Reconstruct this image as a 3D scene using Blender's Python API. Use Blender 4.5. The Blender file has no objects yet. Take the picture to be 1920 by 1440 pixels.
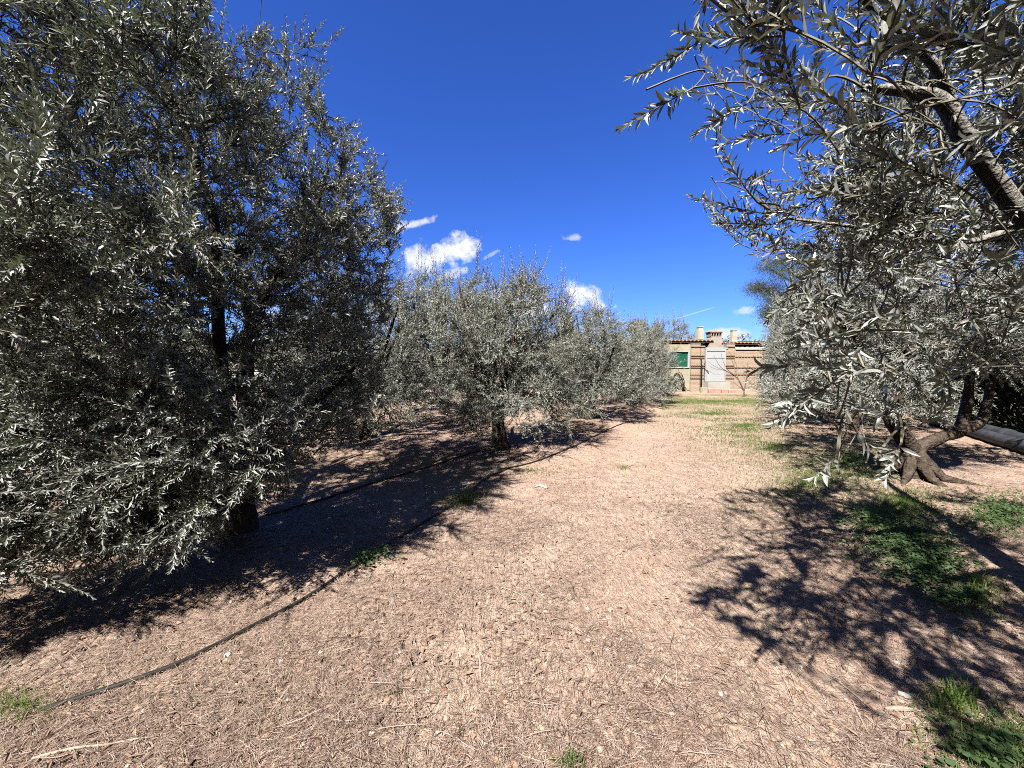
import bpy, bmesh, math
import numpy as np
from mathutils import Vector, Matrix
R = math.radians
PI = math.pi
sc = bpy.context.scene
C = bpy.data.collections.new('place'); sc.collection.children.link(C)

# ---------------------------------------------------------------- camera
F = 721.0            # focal length in photo pixels (1920 wide)
CH = 1.5             # camera height
PITCH = math.atan(40 / F)
cam_d = bpy.data.cameras.new('camera'); cam = bpy.data.objects.new('camera', cam_d)
sc.collection.objects.link(cam)
cam_d.sensor_width = 36; cam_d.lens = 36 * F / 1920
cam_d.clip_start = 0.05; cam_d.clip_end = 5000
cam.location = (0, 0, CH); cam.rotation_euler = (PI/2 - PITCH, 0, 0)
sc.camera = cam

# ---------------------------------------------------------------- sky and sun
SUN_EL, SUN_AZ = 49.0, 212.0     # elevation, compass direction of the sun (clockwise from +Y)
w = bpy.data.worlds.new('World'); sc.world = w; w.use_nodes = True
nt = w.node_tree; nt.nodes.clear()
def N(t, kind, **kw):
    n = t.nodes.new(kind)
    for k, v in kw.items():
        if k.startswith('i_'): n.inputs[k[2:].replace('_', ' ')].default_value = v
        else: setattr(n, k, v)
    return n
sky = N(nt, 'ShaderNodeTexSky', sky_type='NISHITA', sun_disc=False)
sky.sun_elevation = R(SUN_EL); sky.sun_rotation = R(SUN_AZ)
sky.altitude = 300; sky.air_density = 1.0; sky.dust_density = 0.25; sky.ozone_density = 3.0
hs = N(nt, 'ShaderNodeHueSaturation'); hs.inputs['Saturation'].default_value = 1.12; hs.inputs['Value'].default_value = 1.0
nt.links.new(sky.outputs[0], hs.inputs['Color'])
tc = N(nt, 'ShaderNodeTexCoord')
sep = N(nt, 'ShaderNodeSeparateXYZ'); nt.links.new(tc.outputs['Generated'], sep.inputs[0])
def M(op, a, b=None, c=None, t=None, clamp=False):
    t = t or nt
    n = t.nodes.new('ShaderNodeMath'); n.operation = op; n.use_clamp = clamp
    for i, v in enumerate((a, b, c)):
        if v is None: continue
        if isinstance(v, (int, float)): n.inputs[i].default_value = v
        else: t.links.new(v, n.inputs[i])
    return n.outputs[0]
ymax = M('MAXIMUM', sep.outputs['Y'], 0.02)
U = M('DIVIDE', sep.outputs['X'], ymax); V = M('DIVIDE', sep.outputs['Z'], ymax)
cmb = N(nt, 'ShaderNodeCombineXYZ'); nt.links.new(U, cmb.inputs[0]); nt.links.new(V, cmb.inputs[1])
nz = N(nt, 'ShaderNodeTexNoise'); nt.links.new(cmb.outputs[0], nz.inputs['Vector'])
nz.inputs['Scale'].default_value = 22; nz.inputs['Detail'].default_value = 8; nz.inputs['Roughness'].default_value = 0.62
nz2 = N(nt, 'ShaderNodeTexNoise'); nt.links.new(cmb.outputs[0], nz2.inputs['Vector'])
nz2.inputs['Scale'].default_value = 60; nz2.inputs['Detail'].default_value = 6
# clouds: centre, half axes, tilt, softness (tangents of the viewing angles)
clouds = [((-0.185, .268), (.092, .036), .26, .85, 1.0), ((-0.135, .290), (.055, .040), .2, .8, 1.0), ((-0.24, .255), (.06, .04), .0, .8, .9),
          ((-0.155, .225), (.05, .014), .35, .6, .6), ((-0.255, .352), (.050, .014), .25, .7, .75), ((-0.052, .277), (.028, .006), .5, .6, .35),
          ((.155, .318), (.022, .010), 0., .7, .5),
          ((.185, .172), (.060, .032), -.1, .9, 1.0), ((.225, .150), (.040, .018), -.2, .9, .95), ((.02, .14), (.17, .05), -.05, .8, .9),
          ((-.16, .125), (.20, .045), .05, .8, .8), ((-.5, .11), (.25, .04), 0., .8, .7),
          ((.60, .135), (.035, .010), .2, .7, .55), ((.56, .075), (.06, .018), 0., .8, .7), ((.8, .12), (.15, .03), 0., .8, .6)]
cov = None
for (cx, cy), (ax, ay), tl, sf, op in clouds:
    dx = M('SUBTRACT', U, cx); dy = M('SUBTRACT', V, cy)
    ca, sa = math.cos(tl), math.sin(tl)
    ex = M('DIVIDE', M('ADD', M('MULTIPLY', dx, ca), M('MULTIPLY', dy, sa)), ax)
    ey = M('DIVIDE', M('SUBTRACT', M('MULTIPLY', dy, ca), M('MULTIPLY', dx, sa)), ay)
    r = M('SQRT', M('ADD', M('MULTIPLY', ex, ex), M('MULTIPLY', ey, ey)))
    v = M('ADD', M('SUBTRACT', 1.0, r), M('MULTIPLY', M('SUBTRACT', nz.outputs['Fac'], .5), 3.2))
    v = M('MULTIPLY', M('MULTIPLY', v, 1.25 / sf, clamp=True), op)
    cov = v if cov is None else M('MAXIMUM', cov, v)
# vapour trail
dx = M('SUBTRACT', U, .473); dy = M('SUBTRACT', V, .128)
ln = M('ABSOLUTE', M('SUBTRACT', M('MULTIPLY', dy, .957), M('MULTIPLY', dx, .29)))
al = M('ADD', M('MULTIPLY', dx, .957), M('MULTIPLY', dy, .29))
trail = M('MULTIPLY', M('SUBTRACT', 1.0, M('DIVIDE', ln, .0022), clamp=True), M('SUBTRACT', 1.0, M('POWER', M('DIVIDE', M('ABSOLUTE', al), .053), 4.0), clamp=True))
cov = M('MAXIMUM', cov, M('MULTIPLY', trail, .45))
cov = M('MULTIPLY', cov, M('GREATER_THAN', sep.outputs['Y'], .05))
shade = M('ADD', 0.72, M('MULTIPLY', nz2.outputs['Fac'], .5))
ccol = N(nt, 'ShaderNodeMix', data_type='RGBA', blend_type='MIX')
cc = N(nt, 'ShaderNodeVectorMath', operation='SCALE'); cc.inputs[0].default_value = (7.6, 7.8, 8.4); nt.links.new(shade, cc.inputs['Scale'])
tint = N(nt, 'ShaderNodeMix', data_type='RGBA', blend_type='MULTIPLY'); tint.inputs[0].default_value = 1; tint.inputs[7].default_value = (.47, .73, 1.52, 1)
# out-of-frame sky, sunward and overhead, is dimmed and warmed to deepen the shade
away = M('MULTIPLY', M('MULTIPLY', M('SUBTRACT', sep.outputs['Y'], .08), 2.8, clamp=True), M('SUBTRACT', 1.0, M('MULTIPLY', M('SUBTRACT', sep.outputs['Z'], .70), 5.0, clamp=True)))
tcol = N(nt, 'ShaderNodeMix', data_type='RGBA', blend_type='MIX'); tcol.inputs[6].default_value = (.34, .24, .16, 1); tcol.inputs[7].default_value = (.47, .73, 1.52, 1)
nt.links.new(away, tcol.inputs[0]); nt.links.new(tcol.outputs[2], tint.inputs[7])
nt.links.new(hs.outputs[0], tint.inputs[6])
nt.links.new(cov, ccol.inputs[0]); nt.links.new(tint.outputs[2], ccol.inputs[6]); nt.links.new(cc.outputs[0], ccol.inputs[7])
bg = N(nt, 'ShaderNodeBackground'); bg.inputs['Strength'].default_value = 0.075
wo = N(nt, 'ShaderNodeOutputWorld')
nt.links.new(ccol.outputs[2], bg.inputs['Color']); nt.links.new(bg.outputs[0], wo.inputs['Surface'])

sun_d = bpy.data.lights.new('sun', 'SUN'); sun = bpy.data.objects.new('sun', sun_d); sc.collection.objects.link(sun)
sun_d.energy = 5.0; sun_d.angle = R(0.5); sun_d.color = (1.0, 0.955, 0.89)
sdir = Vector((math.sin(R(SUN_AZ)) * math.cos(R(SUN_EL)), math.cos(R(SUN_AZ)) * math.cos(R(SUN_EL)), math.sin(R(SUN_EL))))
sun.location = sdir * 50
sun.rotation_euler = (-sdir).to_track_quat('-Z', 'Y').to_euler()
sc.view_settings.view_transform = 'Standard'; sc.view_settings.look = 'None'
sc.view_settings.gamma = 1; sc.view_settings.exposure = 0.85
sc.cycles.max_bounces = 6; sc.cycles.diffuse_bounces = 0; sc.cycles.glossy_bounces = 2
sc.cycles.transmission_bounces = 2; sc.cycles.transparent_max_bounces = 4
sc.cycles.use_denoising = False; sc.cycles.pixel_filter_type = 'BLACKMAN_HARRIS'; sc.cycles.filter_width = 1.0
sc.cycles.caustics_reflective = False; sc.cycles.caustics_refractive = False

# ---------------------------------------------------------------- helpers
cp, sp = math.cos(PITCH), math.sin(PITCH)
def ray(px, py):
    a = (px - 960) / F; b = (720 - py) / F
    return np.array([a, cp + b * sp, -sp + b * cp])
def gp(px, py, z=0.0):                  # point of the ground seen at a photo pixel
    d = ray(px, py); t = (z - CH) / d[2]
    return np.array([d[0] * t, d[1] * t, z])
def sp3(px, py, Y):                     # point at depth Y seen at a photo pixel
    d = ray(px, py); t = Y / d[1]
    return np.array([d[0] * t, Y, CH + d[2] * t])
def proj(P):
    x, y, z = P[:, 0], P[:, 1], P[:, 2] - CH
    f = y * cp - z * sp; u = y * sp + z * cp
    f = np.where(f < 1e-3, 1e-3, f)
    return 960 + F * x / f, 720 - F * u / f
def in_poly(x, y, poly):
    ins = np.zeros(len(x), bool); n = len(poly); j = n - 1
    for i in range(n):
        xi, yi = poly[i]; xj, yj = poly[j]
        if yi != yj:
            c = ((yi > y) != (yj > y)) & (x < (xj - xi) * (y - yi) / (yj - yi) + xi)
            ins ^= c
        j = i
    return ins
def hash2(ix, iy, s):
    h = (ix.astype(np.int64) * 374761393 + iy.astype(np.int64) * 668265263 + s * 1274126177) & 0xffffffff
    h = ((h ^ (h >> 13)) * 1274126177) & 0xffffffff
    return ((h ^ (h >> 16)) & 0xffff) / 65535.0
def vnoise(x, y, s=0):
    ix, iy = np.floor(x), np.floor(y); fx, fy = x - ix, y - iy
    fx = fx * fx * (3 - 2 * fx); fy = fy * fy * (3 - 2 * fy)
    a = hash2(ix, iy, s); b = hash2(ix + 1, iy, s); c = hash2(ix, iy + 1, s); d = hash2(ix + 1, iy + 1, s)
    return a + (b - a) * fx + (c - a) * fy + (a - b - c + d) * fx * fy
def gz(x, y):
    x = np.asarray(x, float); y = np.asarray(y, float)
    f = np.clip(1 - (np.hypot(x, y) - 12) / 10, 0, 1)
    return -.022 * ruts(x, y) * f + (.05 * (vnoise(x / 1.3, y / 1.3, 1) - .5) + .022 * (vnoise(x / .33, y / .33, 2) - .5)) * f \
        + (.014 * (vnoise(x / .12, y / .12, 3) - .5) + .010 * (vnoise(x / .055, y / .055, 4) - .5)) * f
LIT_L = [(-400, 1270), (100, 1255), (390, 1210), (600, 1145), (840, 1120), (930, 1095), (1015, 1040), (1030, 960), (1010, 890), (1160, 850), (1300, 780), (1300, 1500), (-400, 1500)]
LIT_R = [(900, 800), (1190, 800), (1215, 1160), (1310, 1190), (1400, 1290), (1540, 1330), (1720, 1400), (1790, 1500), (900, 1500)]
LIT_R2 = [(1200, 820), (1380, 840), (1480, 880), (1480, 905), (1250, 925)]
def shadow_px(P):
    k = P[:, 2:3] / sdir.z
    return proj(P - k * np.array(sdir)[None])
def ruts(x, y):
    p = x * .909 - y * .416 + .17
    wob = .12 * np.sin(y * .9) + .07 * np.sin(y * 2.3 + 1)
    return np.exp(-((p - .72 + wob) / .2) ** 2) + np.exp(-((p + .72 + wob) / .2) ** 2)
def norm(v): return v / np.maximum(np.linalg.norm(v, axis=-1, keepdims=True), 1e-9)
def tag(o, label=None, cat=None, group=None, kind=None):
    if label: o['label'] = label
    if cat: o['category'] = cat
    if group: o['group'] = group
    if kind: o['kind'] = kind
    return o
def empty(name, loc=(0, 0, 0), rz=0):
    o = bpy.data.objects.new(name, None); C.objects.link(o)
    o.location = loc; o.rotation_euler = (0, 0, rz); o.empty_display_size = .2
    return o

class MB:
    """collects verts and faces (tris/quads), builds ONE mesh object"""
    def __init__(s): s.v = []; s.f3 = []; s.f4 = []; s.m3 = []; s.m4 = []; s.n = 0; s.rnd = []
    def add(s, v, f, mat=0, rnd=None):
        v = np.asarray(v, float).reshape(-1, 3); f = np.asarray(f, np.int64)
        if f.ndim == 1: f = f.reshape(1, -1)
        (s.f3 if f.shape[1] == 3 else s.f4).append(f + s.n)
        (s.m3 if f.shape[1] == 3 else s.m4).append(np.full(len(f), mat))
        s.v.append(v); s.rnd.append(np.zeros(len(v)) if rnd is None else rnd); s.n += len(v)
    def more(s, f, base, mat=0):
        f = np.asarray(f, np.int64)
        (s.f3 if f.shape[1] == 3 else s.f4).append(f + base); (s.m3 if f.shape[1] == 3 else s.m4).append(np.full(len(f), mat))
    def box(s, x0, x1, y0, y1, z0, z1, mat=0):
        v = [(x, y, z) for z in (z0, z1) for y in (y0, y1) for x in (x0, x1)]
        s.add(v, [(0, 2, 3, 1), (4, 5, 7, 6), (0, 1, 5, 4), (2, 6, 7, 3), (0, 4, 6, 2), (1, 3, 7, 5)], mat)
    def frustum(s, x, y, z0, z1, a0, a1, mat=0, b0=None, b1=None):
        b0 = b0 or a0; b1 = b1 or a1
        v = [(x + i * a0 / 2, y + j * b0 / 2, z0) for j in (-1, 1) for i in (-1, 1)] + [(x + i * a1 / 2, y + j * b1 / 2, z1) for j in (-1, 1) for i in (-1, 1)]
        s.add(v, [(0, 2, 3, 1), (4, 5, 7, 6), (0, 1, 5, 4), (2, 6, 7, 3), (0, 4, 6, 2), (1, 3, 7, 5)], mat)
    def tube(s, pts, rad, n=8, mat=0, lump=0., seed=0, cap=True):
        pts = np.asarray(pts, float); m = len(pts)
        rad = np.broadcast_to(np.asarray(rad, float), (m,))
        T = norm(np.gradient(pts, axis=0)); u = np.cross(T[0], [0, 0, 1.])
        if np.linalg.norm(u) < .05: u = np.cross(T[0], [1., 0, 0])
        u /= np.linalg.norm(u); V_ = []
        ang = np.arange(n) * 2 * PI / n
        rg = np.random.default_rng(seed)
        ph = rg.random(6) * 6.28
        for i in range(m):
            u = u - T[i] * np.dot(u, T[i]); u /= np.linalg.norm(u); b = np.cross(T[i], u)
            r = rad[i] * np.ones(n)
            if lump:
                r = r * (1 + lump * (np.sin(ang * 3 + ph[0] + i * .5) + .7 * np.sin(ang * 5 + ph[1] - i * .8) + .8 * rg.normal(size=n) * .5))
            V_.append(pts[i] + r[:, None] * (np.cos(ang)[:, None] * u + np.sin(ang)[:, None] * b))
        V_ = np.concatenate(V_)
        k = np.arange(n); k2 = (k + 1) % n
        fs = [np.stack([i * n + k, i * n + k2, (i + 1) * n + k2, (i + 1) * n + k], 1) for i in range(m - 1)]
        base = s.n
        s.add(V_, np.concatenate(fs), mat)
        if cap:
            s.add(pts[-1:], np.zeros((0, 3), int), mat)
            s.more(np.stack([(m - 1) * n + k, (m - 1) * n + k2, np.full(n, m * n)], 1), base, mat)
    def build(s, name, mats, parent=None, smooth=False, rnd=False):
        me = bpy.data.meshes.new(name)
        v = np.concatenate(s.v)
        f4 = np.concatenate(s.f4) if s.f4 else np.zeros((0, 4), int); f3 = np.concatenate(s.f3) if s.f3 else np.zeros((0, 3), int)
        me.vertices.add(len(v)); me.vertices.foreach_set('co', v.astype(np.float32).ravel())
        nl = f4.size + f3.size; me.loops.add(nl)
        me.loops.foreach_set('vertex_index', np.concatenate([f4.ravel(), f3.ravel()]).astype(np.int32))
        nf = len(f4) + len(f3); me.polygons.add(nf)
        st = np.concatenate([np.arange(len(f4)) * 4, f4.size + np.arange(len(f3)) * 3]).astype(np.int32)
        me.polygons.foreach_set('loop_start', st)
        me.polygons.foreach_set('material_index', np.concatenate([*s.m4, *s.m3]).astype(np.int32) if (s.m4 or s.m3) else np.zeros(nf, np.int32))
        me.polygons.foreach_set('use_smooth', np.full(nf, smooth))
        for m in (mats if isinstance(mats, (list, tuple)) else [mats]): me.materials.append(m)
        if rnd:
            a = me.attributes.new('rnd', 'FLOAT', 'POINT'); a.data.foreach_set('value', np.concatenate(s.rnd).astype(np.float32))
        me.update(calc_edges=True)
        o = bpy.data.objects.new(name, me); C.objects.link(o)
        if parent: o.parent = parent
        return o

# ---------------------------------------------------------------- materials
def mat(name, col, rough=.8, spec=.3, vary=None, bump=None, metallic=0.):
    """vary=(scale, colour2, detail)  bump=(scale, strength, distance)"""
    m = bpy.data.materials.new(name); m.use_nodes = True; t = m.node_tree
    b = t.nodes['Principled BSDF']; b.inputs['Roughness'].default_value = rough; b.inputs['Metallic'].default_value = metallic
    b.inputs['Specular IOR Level'].default_value = spec
    tcn = t.nodes.new('ShaderNodeTexCoord')
    if vary:
        n = N(t, 'ShaderNodeTexNoise'); n.inputs['Scale'].default_value = vary[0]; n.inputs['Detail'].default_value = vary[2] if len(vary) > 2 else 6
        n.inputs['Roughness'].default_value = .65
        t.links.new(tcn.outputs['Object'], n.inputs['Vector'])
        r = N(t, 'ShaderNodeValToRGB'); r.color_ramp.elements[0].position = .35; r.color_ramp.elements[1].position = .65
        r.color_ramp.elements[0].color = (*col, 1); r.color_ramp.elements[1].color = (*vary[1], 1)
        t.links.new(n.outputs['Fac'], r.inputs[0]); t.links.new(r.outputs[0], b.inputs['Base Color'])
    else: b.inputs['Base Color'].default_value = (*col, 1)
    if bump:
        n2 = N(t, 'ShaderNodeTexNoise'); n2.inputs['Scale'].default_value = bump[0]; n2.inputs['Detail'].default_value = 8
        t.links.new(tcn.outputs['Object'], n2.inputs['Vector'])
        bp = N(t, 'ShaderNodeBump'); bp.inputs['Strength'].default_value = bump[1]; bp.inputs['Distance'].default_value = bump[2]
        t.links.new(n2.outputs['Fac'], bp.inputs['Height']); t.links.new(bp.outputs[0], b.inputs['Normal'])
    return m
def leaf_mat(name, top, top2, back, old=(.30, .22, .07), rough=.42, transl=.10, spec=.5, oldness=.985, per_tree=0.):
    m = bpy.data.materials.new(name); m.use_nodes = True; t = m.node_tree
    b = t.nodes['Principled BSDF']; out = t.nodes['Material Output']
    at = N(t, 'ShaderNodeAttribute', attribute_name='rnd')
    r = N(t, 'ShaderNodeValToRGB'); e = r.color_ramp.elements
    e[0].position = 0; e[0].color = (*top, 1); e[1].position = oldness - .02; e[1].color = (*top2, 1)
    x = e.new(oldness); x.color = (*old, 1)
    t.links.new(at.outputs['Fac'], r.inputs[0])
    g = N(t, 'ShaderNodeNewGeometry')
    bk = N(t, 'ShaderNodeMix', data_type='RGBA', blend_type='MIX'); bk.inputs[0].default_value = .25
    bk.inputs[6].default_value = (*back, 1); t.links.new(r.outputs[0], bk.inputs[7])
    mx = N(t, 'ShaderNodeMix', data_type='RGBA', blend_type='MIX')
    t.links.new(g.outputs['Backfacing'], mx.inputs[0]); t.links.new(r.outputs[0], mx.inputs[6]); t.links.new(bk.outputs[2], mx.inputs[7])
    colr = mx.outputs[2]
    if per_tree:      # trees of one grove differ a little in leaf tone
        oi = N(t, 'ShaderNodeObjectInfo'); sc_ = N(t, 'ShaderNodeVectorMath', operation='SCALE')
        t.links.new(colr, sc_.inputs[0]); t.links.new(M('ADD', 1 - per_tree * .6, M('MULTIPLY', oi.outputs['Random'], per_tree, t=t), t=t), sc_.inputs['Scale']); colr = sc_.outputs[0]
    t.links.new(colr, b.inputs['Base Color'])
    b.inputs['Specular IOR Level'].default_value = spec
    rr = M('ADD', rough, M('MULTIPLY', g.outputs['Backfacing'], .3, t=t), t=t); t.links.new(rr, b.inputs['Roughness'])
    tr = N(t, 'ShaderNodeBsdfTranslucent'); tr.inputs['Color'].default_value = (top2[0] * 3, top2[1] * 3.6, top2[2] * 1.6, 1)
    ms = N(t, 'ShaderNodeMixShader'); ms.inputs[0].default_value = transl
    t.links.new(b.outputs[0], ms.inputs[1]); t.links.new(tr.outputs[0], ms.inputs[2]); t.links.new(ms.outputs[0], out.inputs['Surface'])
    return m
olive_leaf = leaf_mat('olive_leaf', (.12, .130, .115), (.41, .42, .385), (.50, .515, .50), rough=.32, spec=1.0, transl=.03)
olive_leaf_far = leaf_mat('olive_leaf_small', (.10, .110, .09), (.36, .375, .32), (.47, .485, .44), rough=.32, spec=.9, transl=.03, per_tree=.35)
pine_leaf = leaf_mat('pine_needles', (.06, .08, .03), (.13, .14, .05), (.10, .12, .05), rough=.6)
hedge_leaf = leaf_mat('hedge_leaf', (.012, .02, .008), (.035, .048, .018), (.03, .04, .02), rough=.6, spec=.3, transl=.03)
grass_leaf = leaf_mat('grass_blade', (.07, .13, .03), (.15, .21, .055), (.12, .18, .05), old=(.42, .34, .15), rough=.5, transl=.25, oldness=.8)
weed_leaf = leaf_mat('weed_leaf', (.035, .08, .025), (.085, .15, .045), (.09, .15, .06), rough=.5, transl=.2)
straw = leaf_mat('dry_needle', (.19, .10, .065), (.64, .51, .42), (.32, .21, .155), old=(.08, .045, .03), rough=.6, transl=.0, oldness=.80)
twig_m = mat('olive_twig', (.22, .20, .15), .7, vary=(30, (.34, .31, .24)))
bark = mat('olive_bark', (.06, .042, .03), .9, .2, vary=(14, (.17, .135, .11), 12), bump=(26, 1.0, .05))
bark_pale = mat('young_bark', (.26, .235, .21), .85, .2, vary=(24, (.50, .47, .43), 12), bump=(60, 1.0, .02))

# ---------------------------------------------------------------- olive foliage
# leaf templates: (s along, w across, h above)   near leaf: folded, curled, 8 verts
LT_NEAR = np.array([(0, 0, 0), (.3, -1, .10), (.3, 0, -.02), (.3, 1, .10), (.68, -.85, .05), (.68, 0, -.06), (.68, .85, .05), (1, 0, -.16)])
LF_NEAR = (np.array([(0, 2, 1), (0, 3, 2), (4, 5, 7), (5, 6, 7)]), np.array([(1, 2, 5, 4), (2, 3, 6, 5)]))
LT_FAR = np.array([(0, 0, 0), (.45, -1, .06), (1, 0, -.06), (.45, 1, .06)])
LF_FAR = (np.array([(0, 2, 1), (0, 3, 2)]), np.zeros((0, 4), int))
def add_leaves(mb, P, D, Nn, ln, wd, near, rg, mat_i=0):
    """P base, D unit direction, Nn unit normal of the upper side, ln length, wd half width"""
    W = np.cross(Nn, D)
    LT, (F3, F4) = (LT_NEAR, LF_NEAR) if near else (LT_FAR, LF_FAR)
    k = len(LT); n = len(P)
    curl = rg.uniform(.2, 1.3, n)
    v = P[:, None] + D[:, None] * (LT[None, :, 0:1] * ln[:, None, None]) + W[:, None] * (LT[None, :, 1:2] * wd[:, None, None]) \
        + Nn[:, None] * (LT[None, :, 2:3] * (ln * curl)[:, None, None])
    base = mb.n
    off = (np.arange(n) * k)[:, None, None]
    mb.add(v.reshape(-1, 3), (F3[None] + off).reshape(-1, 3), mat_i, np.repeat(rg.random(n), k))
    if len(F4): mb.more((F4[None] + off).reshape(-1, 4), base, mat_i)
def add_shoots(mb, P0, D, L, rg, near=True, leaf=.058, gap=.021, droop=.0, stem=.0022, open_=.80, wid=.105):
    """leafy shoots: opposite pairs of narrow leaves on a bending stem"""
    n = len(P0)
    if n == 0: return
    D = norm(D); side = norm(np.cross(D, rg.normal(size=(n, 3))))
    bend = side * rg.uniform(-.22, .22, (n, 1)) * L[:, None] + np.array([0, 0, 1.]) * (rg.uniform(-.5, .5, (n, 1)) * .25 - droop) * L[:, None]
    def pos(t, i): return P0[i] + D[i] * (L[i] * t)[:, None] + bend[i] * (t * t)[:, None]
    def tan(t, i): return norm(D[i] * L[i][:, None] + 2 * bend[i] * t[:, None])
    ts = np.linspace(0, 1, 5); m = len(ts)
    ii = np.repeat(np.arange(n), m); tt = np.tile(ts, n)
    pp = pos(tt, ii); tg = tan(tt, ii); u = norm(np.cross(tg, side[ii] + .01)); b = np.cross(tg, u)
    rr = stem * (1.15 - tt)
    ring = np.stack([pp + rr[:, None] * (math.cos(a) * u + math.sin(a) * b) for a in (0, 2.1, 4.2)], 1)
    q = []
    for j in range(m - 1):
        for a in range(3):
            q.append((j * 3 + a, j * 3 + (a + 1) % 3, (j + 1) * 3 + (a + 1) % 3, (j + 1) * 3 + a))
    q = np.array(q)
    mb.add(ring.reshape(-1, 3), (q[None] + (np.arange(n) * m * 3)[:, None, None]).reshape(-1, 4), 1)
    cnt = np.maximum(3, (L / gap).astype(int))
    ii = np.repeat(np.arange(n), cnt); st = np.concatenate([[0], np.cumsum(cnt)[:-1]])
    k = np.arange(cnt.sum()) - np.repeat(st, cnt)
    t = (k + .6) / cnt[ii]; t = .06 + .94 * t
    pp = pos(t, ii); tg = tan(t, ii)
    u = norm(np.cross(tg, side[ii] + .013)); b = np.cross(tg, u)
    ph = rg.uniform(0, 6.28, n)[ii] + k * (PI / 2) + rg.normal(0, .25, len(k))
    S = np.cos(ph)[:, None] * u + np.sin(ph)[:, None] * b
    for sgn in (1, -1):
        kp = rg.random(len(pp)) > .08
        Sx = S[kp] * sgn; T = tg[kp]; tk = t[kp]
        a = open_ + rg.normal(0, .22, len(Sx)) - .25 * tk
        dl = norm(T * np.cos(a)[:, None] + Sx * np.sin(a)[:, None] + rg.normal(0, .12, (len(Sx), 3)))
        nn = T * np.sin(a)[:, None] - Sx * np.cos(a)[:, None] + rg.normal(0, .35, (len(Sx), 3))
        nn[:, 2] += .25
        nn = norm(nn - dl * np.sum(nn * dl, 1, keepdims=True))
        sz = leaf * rg.uniform(.65, 1.15, len(Sx)) * (1 - .45 * tk ** 3)
        add_leaves(mb, pp[kp] + Sx * .001, dl, nn, sz, sz * wid * rg.uniform(.75, 1.15, len(sz)), near, rg)
    # tip leaf
    tp = pos(np.ones(n), np.arange(n)); tg = tan(np.ones(n), np.arange(n))
    nn = norm(np.cross(tg, side)); add_leaves(mb, tp, tg, nn, np.full(n, leaf * .6), np.full(n, leaf * .07), near, rg)

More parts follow.
